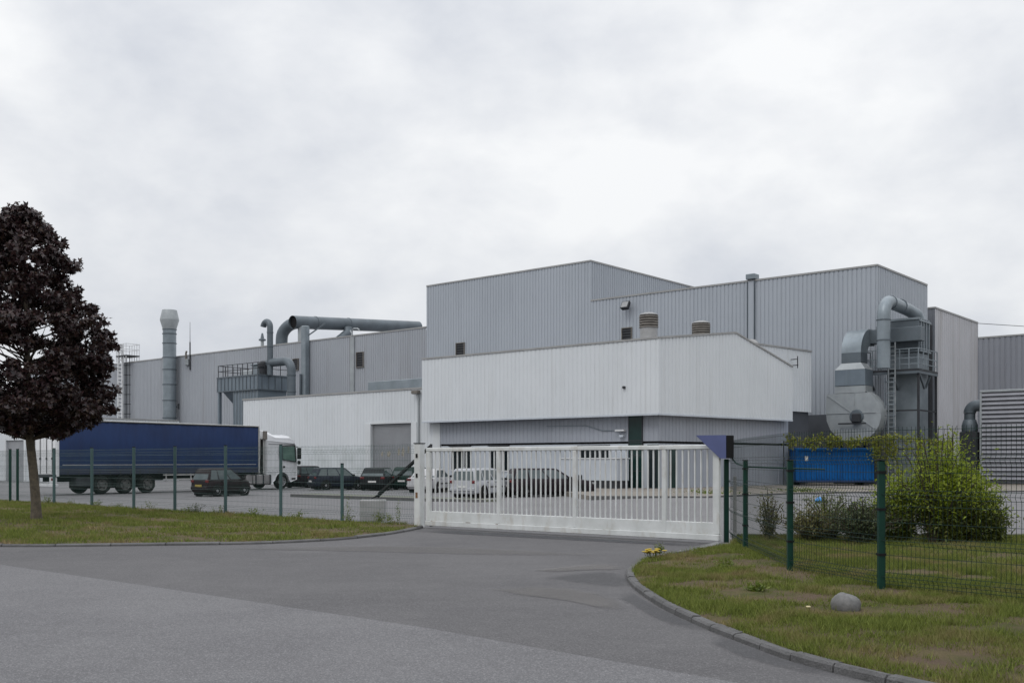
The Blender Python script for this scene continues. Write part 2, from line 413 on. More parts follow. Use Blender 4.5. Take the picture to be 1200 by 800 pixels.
def kerb_run(path, width, h, stone, name, side=1):
    """kerb stones one after another, butt jointed; path is the road side, lawn at `side`"""
    mb = MB(); P = [Vector((p[0],p[1])) for p in path]
    d = [0]
    for i in range(1, len(P)): d.append(d[-1]+(P[i]-P[i-1]).length)
    px = [p.x for p in P]; py = [p.y for p in P]
    at = lambda s: Vector((float(np.interp(s, d, px)), float(np.interp(s, d, py))))
    s = 0
    while s < d[-1]-.2:
        e = min(s+stone, d[-1]); a, b = at(s+.009), at(e-.009); m_ = at((s+e)/2)
        t = (b-a).normalized(); n = Vector((-t.y, t.x))*side
        hh = h + random.uniform(-.008,.008); tilt = random.uniform(-.006,.006)
        rows = []
        for q in (a, m_, b):
            rows.append([(q.x,q.y,-.1),(q.x+n.x*.008,q.y+n.y*.008,hh-.02),(q.x+n.x*.03,q.y+n.y*.03,hh+tilt),(q.x+n.x*width,q.y+n.y*width,hh-tilt),(q.x+n.x*width,q.y+n.y*width,-.1)])
        mb.loft(rows, True)
        s = e
    return tag(mb.build(name, M['kerb'], smooth=0), kind='structure')

left_kerb = smooth_path([(-60,53),(-30,31.6),(-16,22.3),(-12.6,19.9),(-9.6,19.05),(-6.5,19.35),(-4.95,19.65),(-3.95,20.25),(-3.4,20.8),(-2.75,22.0),(-2.32,23.4),(-2.12,24.4)])
right_kerb = smooth_path([(3.05,17.75),(2.5,17.0),(2.08,16.3),(1.71,15.0),(1.55,13.8),(1.53,12.7),(1.62,11.2),(1.74,10.36),(1.87,9.63),(2.02,9.0),(2.24,8.15),(2.53,7.54),(3.0,6.75),(3.9,5.6),(5.6,4.3),(9,2.6)])
kerb_run(left_kerb, .11, .05, 1.0, 'kerb', 1)
kerb_run(right_kerb, .11, .058, .5, 'kerb', 1)
# thin concrete edging beside the gate track
tag(MB().loft([[(2.95,18.02,-.05),(3.0,18.12,.02),(2.93,18.2,-.05)],[(4.0,19.62,-.05),(4.0,19.75,.05),(3.9,19.8,-.05)]]).build('edging', M['concrete'], smooth=0), kind='structure')

fence_l = [(-2.25,24.8)] + [(X, 22.87-.86*X) for X in (-4.46,-6.46,-8.5,-10.6,-12.5,-14.65,-16.8,-19.1,-19.6)]
lawn_l = offset(left_kerb, .105) + [(-2.2,24.9),(-4.46,26.85),(-10.6,32.2),(-19.6,40.0),(-45,62),(-60,62)]
lawn_r = offset(right_kerb, .105) + [(12,2.6),(60,-10),(60,23.5),(24,21.6),(10,20.9),(4.55,20.9),(4.35,19.9),(4.05,18.9)]

def tri_sheet(name, poly, z, mat):
    import bmesh
    bm = bmesh.new(); vs = [bm.verts.new((p[0],p[1],z)) for p in poly]
    f = bm.faces.new(vs); bmesh.ops.triangulate(bm, faces=[f])
    for q in bm.faces:
        if q.normal.z < 0: q.normal_flip()
    me = bpy.data.meshes.new(name); bm.to_mesh(me); bm.free(); me.materials.append(mat)
    o = bpy.data.objects.new(name, me); COL.objects.link(o)
    return tag(o, kind='structure')
tri_sheet('lawn', lawn_l, .038, M['lawn'])
tri_sheet('lawn', lawn_r, .048, M['lawn'])
tag(MB().box(4.55,30,20.9,21.05,-.1,.10).build('kerb', M['kerb'], smooth=0), kind='structure')
def stain(name, poly, z, mat_src, ragged=.6):
    """dark tar mark: a fan from the centre, its rim broken up by noise"""
    P = [Vector(p) for p in smooth_path(poly+[poly[0]], .12)][:-1]; c = sum(P, Vector((0,0)))/len(P)
    mb = MB(); n = len(P)
    mb.add([(c.x,c.y,z)]+[(*(c+(p-c)*.62),z) for p in P]+[(p.x,p.y,z) for p in P],
           [(0,1+i,1+(i+1)%n) for i in range(n)]+[(1+i,1+n+i,1+n+(i+1)%n,1+(i+1)%n) for i in range(n)])
    m = M[mat_src].copy(); m.name = name+' tar'; nt = m.node_tree; b_ = nt.nodes['Principled BSDF']
    at_ = _n(nt, 'ShaderNodeAttribute', attribute_name='fade')
    tc = _n(nt, 'ShaderNodeTexCoord').outputs['Object']
    ad = _n(nt, 'ShaderNodeMath', operation='ADD'); nt.links.new(at_.outputs['Fac'], ad.inputs[0]); nt.links.new(noise(nt, tc, 5, 7, .7), ad.inputs[1])
    k = ramp(nt, ad.outputs[0], .75, 1.35); mm = _n(nt, 'ShaderNodeMath', operation='MULTIPLY'); nt.links.new(k, mm.inputs[0]); mm.inputs[1].default_value = ragged
    tr = _n(nt, 'ShaderNodeBsdfTransparent'); mx = _n(nt, 'ShaderNodeMixShader')
    nt.links.new(mm.outputs[0], mx.inputs[0]); nt.links.new(tr.outputs[0], mx.inputs[1]); nt.links.new(b_.outputs[0], mx.inputs[2]); nt.links.new(mx.outputs[0], nt.nodes['Material Output'].inputs[0])
    o = tag(mb.build(name, m, smooth=0), kind='structure')
    at2 = o.data.attributes.new('fade', 'FLOAT', 'POINT'); at2.data.foreach_set('value', [1]+[.85]*n+[0]*n)
    return o
stain('tar_stain', [(.35,14.0),(.8,14.6),(1.45,14.9),(1.66,13.9),(1.6,12.9),(1.2,12.9),(.7,13.4)], .002, 'asph_patch', .28)
stain('tar_stain', [(1.45,12.7),(1.62,11.1),(1.76,10.2),(1.9,9.4),(1.62,9.6),(1.42,10.4),(1.3,11.4),(1.2,12.2)], .004, 'asph_patch', .33)
stain('tar_stain', [(1.88,9.5),(2.02,9.0),(2.24,8.15),(2.5,7.5),(2.2,7.6),(1.86,8.3),(1.7,9.1)], .004, 'asph_patch', .33)
stain('tar_stain', [(-2.1,24.2),(1,21.8),(4.0,19.3),(3.6,18.9),(.6,21.0),(-2.4,23.2)], .002, 'asph_patch', .6)

stain('worn_patch', [(.2,14.9),(.9,15.6),(1.6,15.9),(1.75,15.1),(1.1,14.9),(.5,14.6)], .003, 'asph_worn', .55)
stain('worn_patch', [(-.4,12.8),(.3,13.2),(1.0,12.6),(1.35,11.4),(1.15,10.8),(.6,11.6),(0,12.2)], .003, 'asph_worn', .5)
stain('worn_patch', [(-6,18.6),(-2.5,19.4),(.5,18.4),(2,17.2),(0,17.2),(-3,18.0)], .003, 'asph_worn', .35)
# ---- grass blades
def inside(poly, X, Y):
    c = np.zeros(len(X), bool); n = len(poly)
    for i in range(n):
        x0, y0 = poly[i]; x1, y1 = poly[(i+1) % n]
        if y0 == y1: continue
        k = ((y0 > Y) != (y1 > Y)) & (X < (x1-x0)*(Y-y0)/(y1-y0)+x0)
        c ^= k
    return c

def lump(X, Y, f, ph):
    return (np.sin(X*f+ph)*np.cos(Y*f*1.13+ph*2)+np.sin(X*f*2.1+Y*f*1.7+ph*3)*.6+np.sin(X*f*4.3-Y*f*3.9+ph)*.4)/2

BARE = [(3.75,10.55,1.15,.42),(4.25,12.1,.5,.7),(2.9,13.0,.75,.4),(3.5,15.4,1.0,.7),(3.4,9.2,.4,.16),(2.75,11.6,.35,.4),(4.9,10.9,.7,.25),(3.75,14.2,.5,1.1),(2.6,15.0,.4,.3),(4.2,9.4,.5,.2),(-3.0,24.4,.8,.7),(-12.6,27.0,.7,.5),(-6,22,1.6,.4),(-9,24,1.5,.5)]
def blades(poly, box, n, z, h0, h1, w):
    X = rng.uniform(box[0], box[1], n); Y = rng.uniform(box[2], box[3], n)
    k = inside(poly, X, Y) & (np.abs(X) < .53*Y+.6) & (lump(X, Y, 1.3, .7) + .5*lump(X, Y, 4.1, 1.9) + rng.uniform(-.5,.5,n) > -.12)
    for cx, cy, rx, ry in BARE:
        q = ((X-cx)/rx)**2+((Y-cy)/ry)**2 + .5*lump(X, Y, 5.3, cx) + rng.uniform(-.25,.25,len(X))
        k &= (q > .75) | (rng.random(len(X)) < .06)
    X, Y = X[k], Y[k]; n = len(X)
    h = rng.uniform(h0, h1, n)*np.clip(1+.55*lump(X, Y, 2.3, 2.)+.45*lump(X, Y, 7.1, .4), .3, 2); a = rng.uniform(0, 2*np.pi, n); lean = rng.uniform(.2, 1.1, n)*h
    ca, sa = np.cos(a), np.sin(a); b = rng.uniform(0, 2*np.pi, n)
    V = np.zeros((n, 3, 3))
    V[:,0] = np.stack([X-ca*w/2, Y-sa*w/2, np.full(n, z-.01)], 1)
    V[:,1] = np.stack([X+ca*w/2, Y+sa*w/2, np.full(n, z-.01)], 1)
    V[:,2] = np.stack([X+np.cos(b)*lean, Y+np.sin(b)*lean, z+h], 1)
    return V.reshape(-1,3)
VV = np.concatenate([blades(lawn_r, (1.4,7,6.5,19.5), 400000, .048, .018, .075, .010),
                     blades(lawn_r, (4,14,11,21), 220000, .048, .03, .09, .012),
                     blades(lawn_l, (-22,-2,18.5,41), 360000, .038, .03, .09, .018)])
go = fast_mesh('grass', VV, np.arange(len(VV)).reshape(-1,3), M['blade'])
tag(go, 'short patchy green and straw coloured grass covering the lawns', 'grass', kind='stuff')

# ------------------------------------------------------------------ leaf clouds
KITE = np.array([[0,0,0],[.24,.42,.06],[0,1,0],[-.24,.42,.06]])
LONG = np.array([[0,0,0],[.16,.45,.05],[0,1,0],[-.16,.45,.05]])
def leaves(P, size, shape=KITE, lobes=(0,), upbias=.3, droop=0.0):
    """leaf quads at points P, random attitudes"""
    n = len(P)
    nrm = rng.normal(size=(n,3)); nrm[:,2] += upbias*2; nrm /= np.linalg.norm(nrm, axis=1)[:,None]
    t = rng.normal(size=(n,3)); t[:,2] -= droop; t -= nrm*(t*nrm).sum(1)[:,None]; t /= np.linalg.norm(t, axis=1)[:,None]
    s = np.cross(t, nrm)
    sz = np.asarray(size) if np.ndim(size) else rng.uniform(size*.6, size*1.25, n)
    out = []
    for a in lobes:
        ca, sa = math.cos(a), math.sin(a); k = 1.0 if a == 0 else .82
        for q in shape:
            x, y, z = (q[0]*ca-q[1]*sa)*k, (q[0]*sa+q[1]*ca)*k, q[2]
            out.append(P + (s*x+t*y+nrm*z)*sz[:,None])
    V = np.stack(out, 1)                       # n, 4*lobes, 3
    m = 4*len(lobes)
    F = (np.arange(n)[:,None]*m + np.arange(m)[None]).reshape(-1, 4)
    return V.reshape(-1,3), F

def clump_points(centres, radii, per):
    out = []
    for c, r, k in zip(centres, radii, per):
        d = rng.normal(size=(k,3)); d /= np.linalg.norm(d, axis=1)[:,None]
        out.append(np.array(c) + d*(r*rng.uniform(.25,1,k)**.6)[:,None]*np.array([1,1,.62]))
    return np.concatenate(out)

# ---- purple maple on the left lawn
def maple():
    bx, by = -12.57, 26.9
    t = thing('maple_tree', 'dark purple leaved maple with a slim leaning trunk on the left lawn', 'tree', (bx,by,.05))
    tp = [(0,0,-.1),(-.01,0,.02),(-.03,.01,.5),(-.10,.02,1.3),(-.18,.03,2.0),(-.24,.04,2.7),(-.27,.05,4.0),(-.3,.05,5.4),(-.35,.05,7.0),(-.38,.05,8.1)]
    tr = MB().tube(smooth_path(tp, .3), None or [float(np.interp(p[2], [-.1,.15,.6,2.7,5,8.2], [.17,.135,.12,.10,.065,.015])) for p in smooth_path(tp, .3)], 12)
    tr.build('trunk', M['trunk'], t, smooth=60)
    zz = [2.05,2.4,2.75,3.15,3.8,4.7,5.3,5.7,5.95,6.6,7.3,7.8,8.25]
    rr = [.3,.95,1.9,2.12,2.08,2.16,2.1,1.62,1.5,1.3,.95,.6,.15]
    br = MB(); C = []; Rd = []; N = []
    for i in range(420):
        z = rng.uniform(2.35, 8.15) if i > 90 else rng.uniform(2.4,5.2)
        a = rng.uniform(0, 2*math.pi); Rz = .90*float(np.interp(z, zz, rr))
        f = rng.uniform(.25,1)**.55 if i % 3 else 1.0
        r = Rz*f*(1.0+.08*math.sin(a*3+z*1.7)+.08*math.sin(a*7-z*3)+(.14*rng.random() if i % 5 == 0 else 0))
        cx, cy = float(np.interp(z, [0,2.7,8], [0,-.24,-.4]))+r*math.cos(a), .05+r*math.sin(a)
        C.append((cx,cy,z)); q = (.14 if i % 5 == 0 else .2)+.24*rng.random()*(1 if z < 6.5 else .7); Rd.append(q); N.append(int(30+235*q))
        if i % 2 == 0:
            z0 = max(2.1, z-.35*r-.3); x0 = float(np.interp(z0, [0,2.7,8], [0,-.24,-.4]))
            br.tube([(x0,.05,z0),(x0+(cx-x0)*.55,.05+(cy-.05)*.55,z0+(z-z0)*.4),(cx,cy,z)], [.028*(1.2-z/9)+.008,.014,.004], 5)
    br.build('branch', M['twig'], t)
    V, F = leaves(clump_points(C, Rd, N), .120, KITE, (0,.95,-.95), .35, .6)
    fast_mesh('crown', V, F, M['maple'], t)
maple()

# ---- shrubs and vines
def shrub(name, label, cat, loc, pts, size, mat, stems, shape=LONG, group=None, mat2=None, split=None):
    t = thing(name, label, cat, loc, 0, group)
    st = MB()
    for p in stems: st.tube(p, [.012]+[.008]*(len(p)-2)+[.003], 5)
    if stems: st.build('stem', M['twig'], t)
    if mat2 is not None:  # leaves low in the shrub take a darker colour as painted shade
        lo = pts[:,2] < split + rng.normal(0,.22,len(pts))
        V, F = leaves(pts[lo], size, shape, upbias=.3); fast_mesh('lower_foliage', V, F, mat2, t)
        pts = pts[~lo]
    V, F = leaves(pts, size, shape, upbias=.4); fast_mesh('foliage', V, F, mat, t)
    return t

def arching(n, spread, h, leafstep, jitter, flat=1.0):
    """stems that rise and arch outward, leaves along them"""
    stems, P = [], []
    for i in range(n):
        a = rng.uniform(0, 2*math.pi); s = spread*rng.random()**.6; hh = h*(1-.42*(s/spread)**2)*rng.uniform(.62,1.08)
        b0 = np.array([math.cos(a)*.18*s, math.sin(a)*.18*s*flat, 0]); b2 = np.array([math.cos(a)*s, math.sin(a)*s*flat, hh])
        b1 = np.array([b2[0]*.35, b2[1]*.35, hh*.72])
        cur = [tuple((1-u)**2*b0+2*u*(1-u)*b1+u*u*b2) for u in np.linspace(0,1,7)]
        stems.append(cur)
        for u in np.arange(.06, 1.0, leafstep):
            c = (1-u)**2*b0+2*u*(1-u)*b1+u*u*b2
            P.append(c+rng.normal(0, jitter, 3))
    return stems, np.array(P)

st, P = [], []
for ox, oy, n_, sp_, h_ in ((0,0,230,1.0,1.75),(-.75,.15,90,.75,1.35),(.6,.1,100,.7,1.45),(.35,.4,60,.8,2.05),(-.2,-.1,26,.9,2.4),(-1.15,.2,40,.5,.85),(1.0,.1,36,.4,.8)):
    a_, b_ = arching(n_, sp_, h_, .018, .085, .75); o_ = np.array([ox,oy,0])
    st += [[tuple(np.array(q)+o_) for q in c] for c in a_[::3 if n_ > 30 else 1]]; P.append(b_+o_)
P.append(rng.normal(0,1,(700,3))*np.array([.5,.35,.35])+np.array([0,0,.5]))
P = np.concatenate(P); P = P[P[:,2] > .02]
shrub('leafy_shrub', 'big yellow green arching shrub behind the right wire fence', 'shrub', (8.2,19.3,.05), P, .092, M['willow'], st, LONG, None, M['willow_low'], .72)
for (x, y, s, h, lab, m, nst) in ((6.6,19.2,.85,.78,'low grey green bush left of the big yellow green shrub','shrub',200),
                             (5.8,19.7,.7,.62,'small straw green bush behind the second tall green fence post','dryshrub',120),
                             (5.05,20.0,.30,.95,'thin brownish weedy shrub nearest the gate behind the fence','dryshrub',44),
                             (10.6,19.6,.7,.62,'low straggly bush right of the big yellow green shrub','willow_low',60),
                             (6.3,20.3,.9,.95,'yellowish upright weeds behind the grey green bush','willow_low',110)):
    st, P = arching(nst, s, h, .03, .04); P = P[P[:,2] > .01]
    shrub('bush', lab, 'bush', (x,y,.07), P, .07, M[m], st[::2], LONG, 'bushes along the right fence')

# vine over the container top and the collector foot
def vine():
    t = thing('climbing_vine', 'yellow green vine trailing above and beside the blue container', 'vine', (21.5,64.3,.07))
    P = []; st = MB()
    runs = [[(-4.2,0,2.72),(-2,-.2,2.85),(0,-.3,2.8),(1.5,-.2,2.95),(2.6,0,3.05),(4.2,.2,2.9),(6.0,.4,2.7)]]
    for i in range(34):
        x = rng.uniform(-4.2, 6.2)
        zt = 2.8+rng.uniform(-.15,.35); dn = rng.uniform(.25,.6) if x < 1.2 else rng.uniform(.6,2.5)
        runs.append([(x,.05,zt),(x+rng.normal(0,.15),-.15,zt-dn*.5),(x+rng.normal(0,.2),-.1,zt-dn)])
    for r in runs:
        st.tube(r, .012, 5)
        r = np.array(r); L = np.linalg.norm(np.diff(r, axis=0), axis=1).sum()
        for k in range(int(L*75)):
            u = rng.random()*(len(r)-1); i = min(int(u), len(r)-2); P.append(r[i]+(r[i+1]-r[i])*(u-i)+rng.normal(0,.13,3))
    st.build('stem', M['twig'], t)
    V, F = leaves(np.array(P), .20, KITE, upbias=.1, droop=.5); fast_mesh('foliage', V, F, M['vine'], t)
    # wires the vine hangs on
    w = MB(); w.tube([(-4.3,.05,2.75),(6.3,.25,2.8)], .01, 5); w.bar((-4.3,.05,0),(-4.3,.05,2.8),.06); w.bar((6.3,.25,0),(6.3,.25,2.85),.06)
    w.build('support', M['steel_dark'], t)
vine()

# weeds at fence feet, kerbs, dandelions
def weed(loc, n, s, h, label, size=.05, mat='weed', name='weed', cat='weed', group='weeds'):
    st, P = arching(n, s, h, .08, .02)
    return shrub(name, label, cat, loc, P, size, M[mat], [], LONG, group)
weed((-3.35,25.75,.05), 26, .3, .30, 'leafy green weeds in front of the pale concrete block by the left fence')
weed((-4.25,26.45,.05), 12, .12, .65, 'tall thin weed left of the pale concrete block')
weed((-2.9,25.9,.05), 12, .12, .60, 'tall thin weed right of the pale concrete block')
weed((-9.6,31.0,.05), 20, .35, .32, 'dark green weed tuft at the foot of the left fence', .06, 'shrub')
weed((2.42,16.7,.09), 14, .12, .16, 'small green weed at the far kerb end of the right lawn')
weed((3.1,15.0,.045), 16, .30, .07, 'low broad leaved weed clump on the right lawn', .06)
weed((2.9,12.2,.045), 18, .22, .06, 'bright green weed rosette left of the grey stone dome', .07)
for k in range(11):
    fx = -3.0-k*1.45+rng.uniform(-.4,.4)
    weed((fx, 22.87-.86*fx-.12, .04), int(rng.integers(8,18)), rng.uniform(.2,.5), rng.uniform(.14,.30), 'low weed tuft growing at the foot of the left mesh fence', .06, 'weed', group='weed tufts along the left fence')
d = thing('dandelion', 'bright yellow flowers at the kerb corner of the right lawn', 'flower', (2.22,16.2,.10))
for k in range(18):
    hx, hy, hz_ = rng.normal(0,.11), rng.normal(0,.07), rng.uniform(.03,.09)
    st_ = MB().tube([(hx*.7,hy*.7,-.03),(hx,hy,hz_)], .004, 4).build('stalk', M['weed'], d)
    rings = [(.002,hz_),(.026,hz_+.004),(.046,hz_+.016),(.028,hz_+.022),(.004,hz_+.02)]
    MB().lathe(rings, (hx,hy,0), 12).build('flower_head', M['petal'], st_)
weed((9.5,49.0,.05), 30, 2.2, .18, 'yellowish weeds along the apron kerb in the yard', .14)
weed((14.6,51.3,.05), 40, 2.4, .22, 'yellow green weeds along the apron kerb before the blue container', .14)

# ------------------------------------------------------------------ stone dome, litter
def dome():
    n, rings = 64, []
    for h, r in ((-.05,.150),(.0,.160),(.045,.163),(.08,.155),(.115,.135),(.14,.105),(.157,.065),(.163,.03)):
        r *= .92
        rings.append([(r*math.cos(2*math.pi*k/n)*(1-.05*math.exp(-(((k-44+32)%n)-32)**2/1.6)), r*math.sin(2*math.pi*k/n)*(1-.05*math.exp(-(((k-44+32)%n)-32)**2/1.6)), h-.006*math.exp(-(((k-44+32)%n)-32)**2/5)*(h > .05)) for k in range(n)])
    def lump_(p):
        x, y, z = p; k = 1+.035*math.sin(x*38+z*20)+.03*math.sin(y*44-z*31+1)
        cleft = .007*math.exp(-((x+.01+.35*y)/.022)**2) if z > .03 else 0
        return (x*k, y*k-(.006*math.exp(-((x+.02)/.03)**2) if y < 0 else 0)*-1, z*k-cleft-.16*x*(z/.16)+.05*max(0,y))
    rings = [[lump_(p) for p in r_] for r_ in rings]
    o = MB().loft(rings).build('stone_dome', M['boulder'], smooth=60, loc=(3.5,10.65,.055))
    tag(o, 'grey rounded stone lying on the patchy right lawn beside the kerb', 'stone')
dome()
o = MB().lathe([(.02,0),(.028,.008),(.02,.016)], n=8).build('leaf_litter', pmat('pale litter', (.6,.5,.3), (.5,.42,.25), 9), loc=(3.13,10.75,.055)); tag(o, 'small pale yellow scrap on bare soil left of the stone dome', 'litter')
pb = MB()
for k, (x, y, z, r) in enumerate(((0,0,.11,.13),(.10,.03,.10,.09),(-.09,.02,.09,.08))): pb.lathe([(r*math.sin(a), z-r*math.cos(a)) for a in np.linspace(.15,3.0,7)], (x,y,0), 10)
o = pb.build('plastic_bag', M['plastic_blue'], smooth=60, loc=(11.75,38.9,0)); tag(o, 'crumpled light blue plastic bag lying on the yard behind the right fence', 'bag')

# ------------------------------------------------------------------ wire mesh fences
def mesh_panel(a, b, z0, H, name, mat, parent, folds=(.16,.58,1.18,1.6), r=.0026, org=(0,0), sp=.05):
    a, b = Vector(a), Vector(b); L = (b-a).length; t = (b-a)/L; n = Vector((t.y,-t.x))
    zs = [0]
    for f in folds: zs += [f-.05, f, f+.05]
    zs.append(H); off = [0]
    for f in folds: off += [0,.035,0]
    off.append(0)
    nv = int(L/sp); mb = MB()
    for i in range(nv+1):
        p = a+t*(L*i/nv)
        mb.tube([(p.x+n.x*o-org[0], p.y+n.y*o-org[1], z0+z) for z, o in zip(zs, off)], r, 3, False)
    hz = [(.03,0),(H-.04,0)] + [(z, 0) for z in np.arange(.38, H-.1, .2) if all(abs(z-f) > .08 for f in folds)]
    for f in folds: hz += [(f-.05,0),(f,.035),(f+.05,0)]
    for z, o in hz:
        mb.tube([(p.x+n.x*o-org[0], p.y+n.y*o-org[1], z0+z) for p in (a, b)], r*1.25, 3, False)
    return mb.build(name, mat, parent, smooth=0)

fl = thing('mesh_fence', 'haze tinted green wire mesh fence along the left lawn up to the gate', 'fence', (-2.25,24.8,0))
for i in range(len(fence_l)-1):
    a, b = fence_l[i], fence_l[i+1]
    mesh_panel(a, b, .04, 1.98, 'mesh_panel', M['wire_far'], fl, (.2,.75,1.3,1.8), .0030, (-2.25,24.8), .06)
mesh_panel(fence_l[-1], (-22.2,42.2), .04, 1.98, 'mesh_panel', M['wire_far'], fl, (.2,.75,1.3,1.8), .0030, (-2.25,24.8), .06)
for i, (x, y) in enumerate(fence_l[1:]):
    h = 1.52 if i == 0 else 2.05
    dx, dy = x+2.25, y-24.8
    p = MB().rbox(dx-.04, dx+.04, dy-.04, dy+.04, -.1, h, .008)
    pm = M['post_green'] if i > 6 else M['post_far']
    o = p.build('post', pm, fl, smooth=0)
    MB().rbox(dx-.045,dx+.045,dy-.045,dy+.045,h,h+.025,.008).build('post_cap', M['black'], o, smooth=0)

fr_pts = [(4.36,20.3),(4.13,18.0),(3.95,14.45),(4.5,12.4),(6.15,10.45),(8.0,8.8)]
fr = thing('mesh_fence', 'dark green wire mesh fence curving along the right lawn', 'fence', (4.36,20.3,0))
for i in range(len(fr_pts)-1):
    mesh_panel(fr_pts[i], fr_pts[i+1], .08, 1.93, 'mesh_panel', M['wire'], fr, (.12,.56,1.12,1.53), .0031, (4.36,20.3), (.09,.075,.062,.055,.055)[i])
for i, (x, y) in enumerate(fr_pts[1:]):
    dx, dy = x-4.36, y-20.3
    o = MB().rbox(dx-.04, dx+.04, dy-.04, dy+.04, -.1, 1.60, .008).build('post', M['post_green'], fr, smooth=0)
    MB().rbox(dx-.044,dx+.044,dy-.044,dy+.044,1.60,1.625,.008).build('post_cap', M['black'], o, smooth=0)
    for z in (.45,1.0,1.45): MB().box(dx-.046,dx+.046,dy-.05,dy+.05,z,z+.03).build('clip', M['black'], o, smooth=0)
MB().tube([(0,.1,1.72),(-.1,-1.0,1.55),(-.2,-2.2,1.5),(.6,-2.3,1.47),(1.3,-1.9,1.45)], .014, 6).build('cable', M['post_green'], fr)

# ------------------------------------------------------------------ gate
gdir = (gateB-gateA); gL = gdir.length; gang = math.atan2(gdir.y, gdir.x)
gt = thing('sliding_gate', 'long white barred sliding gate closing the driveway', 'gate', tuple(gateA), gang)
MB().rbox(0,gL,-.045,.045,1.83,1.92,.012).build('top_rail', M['gate_white'], gt)
bp = MB().rbox(.03,gL-.03,-.035,.035,.17,.40,.008).build('base_panel', M['gate_white'], gt)
MB().rbox(0,gL,-.07,.07,.045,.172,.012).build('base_beam', M['gate_white'], gt)
fr_ = (0,.289,.56,.842,1)
for i, f in enumerate(fr_):
    w = .13 if i in (0,4) else .10
    x = min(max(f*gL, w/2), gL-w/2)
    MB().rbox(x-w/2,x+w/2,-.042,.042,.174,1.828,.01).build('stile', M['gate_white'], gt)
for i in range(4):
    n = (15,15,16,8)[i]; x0, x1 = fr_[i]*gL, fr_[i+1]*gL
    for k in range(1, n+1):
        x = x0+(x1-x0)*k/(n+1)
        MB().box(x-.0135,x+.0135,-.0135,.0135,.402,1.828).build('bar', M['gate_white'], gt, smooth=0)
for x in (.2,1.3,2.2,5.1): MB().box(x,x+random.uniform(.03,.15),-.0725,-.071,.163,.168+random.uniform(.0,.006)).build('rust_stain', M['rust'], gt, smooth=0)

def gate_post(loc, label, w, h):
    t = thing('gate_post', label, 'post', loc, gang)
    MB().rbox(-w/2,w/2,-w/2,w/2,-.1,h,.012).build('shaft', M['gate_white'], t)
    MB().rbox(-w/2-.012,w/2+.012,-w/2-.012,w/2+.012,h,h+.025,.006).build('cap', M['steel_dark'], t)
    for z in (1.68,1.20): MB().box(-.02,.03,-w/2-.02,-w/2,z,z+.10).build('hinge_plate', M['black'], t, smooth=0)
    MB().box(-.04,.03,-w/2-.0035,-w/2-.001,.70,.84).build('rust_stain', M['rust'], t, smooth=0)
    return t
gate_post((-2.26,24.83,0), 'white square gate post with rust marks at the left end of the gate', .19, 2.02)
t = thing('guide_post', 'green post carrying the blue and black guide box at the right end of the gate', 'post', (4.26,20.22,0))
MB().rbox(-.045,.045,-.045,.045,-.1,1.64,.008).build('shaft', M['post_green'], t)
MB().rbox(.16,.22,.05,.11,-.1,1.3,.006).build('side_stake', M['concrete'], t)
t = thing('guide_box', 'blue triangular guide box with a black end above the right gate post', 'gate guide', (4.13,19.72,0), R(-4))
MB().extrude([(-.56,0,2.10),(.02,0,2.105),(.02,0,1.65),(-.09,0,1.65)][::-1], (0,.05,0)).build('blue_panel', M['sign_blue'], t, smooth=0)
MB().rbox(.024,.17,.0,.5,1.655,2.10,.008).build('black_end', M['black'], t)
# slanting pole and concrete block at the left gate post
tag(MB().rbox(-.33,.33,-.2,.2,-.1,.60,.03).build('concrete_block', M['concrete'], loc=(-3.62,26.55,0)), 'pale grey concrete block behind the left mesh fence under the black pole', 'block')
t = thing('slanting_pole', 'black slanting barrier pole running down from the left gate post', 'pole', (-2.0,25.15,0))
MB().loft([[tuple(Vector(c)+Vector(o)) for o in ((0,0,s),(0,-s*.6,0),(0,0,-s),(0,s*.6,0))] for c, s in (((-1.5,1.35,.70),.075),((0,0,1.98),.055))]).build('arm', M['black'], t, smooth=0)
MB().tube([(-1.5,1.35,.70),(-1.68,1.42,.62)], [.03,.006], 8).build('tip', M['black'], t)
MB().bar((0,0,-.1),(0,0,2.02),.06).build('support_post', M['steel_dark'], t)

# ------------------------------------------------------------------ buildings
def coping(mb, pts, w=.16, h=.2, out=.05):
    """edge trim along 3D points, sitting proud of the wall below"""
    for p, q in zip(pts[:-1], pts[1:]):
        d = Vector((q[0]-p[0], q[1]-p[1], 0)).normalized(); n = Vector((d.y,-d.x,0))
        c = [n*out, n*out+Vector((0,0,h)), n*(out-w)+Vector((0,0,h)), n*(out-w)]
        mb.loft([[tuple(Vector(p)+x) for x in c], [tuple(Vector(q)+x) for x in c]])
    return mb

def louvre(parent, x0, x1, z0, z1, y, mat='vent_brown'):
    f = MB(); w = .07
    for a in ((x0-w,x1+w,z1,z1+w),(x0-w,x1+w,z0-w,z0),(x0-w,x0,z0,z1),(x1,x1+w,z0,z1)): f.box(a[0],a[1],y-.12,y-.002,a[2],a[3])
    fo = f.build('louvre_frame', M[mat], parent, smooth=0)
    s = MB(); n = max(4, int((z1-z0)/.22))
    for k in range(n):
        z = z0+(z1-z0)*k/n; h = (z1-z0)/n
        s.add([(x0,y-.11,z),(x1,y-.11,z),(x1,y-.05,z+h*.45),(x0,y-.05,z+h*.45)], [(0,1,2,3)])
    s.box(x0,x1,y-.03,y-.004,z0,z1)
    s.build('louvre_slats', M['steel_dark'], fo, smooth=0)
    return fo

PX, PY = 25.85, 72.0
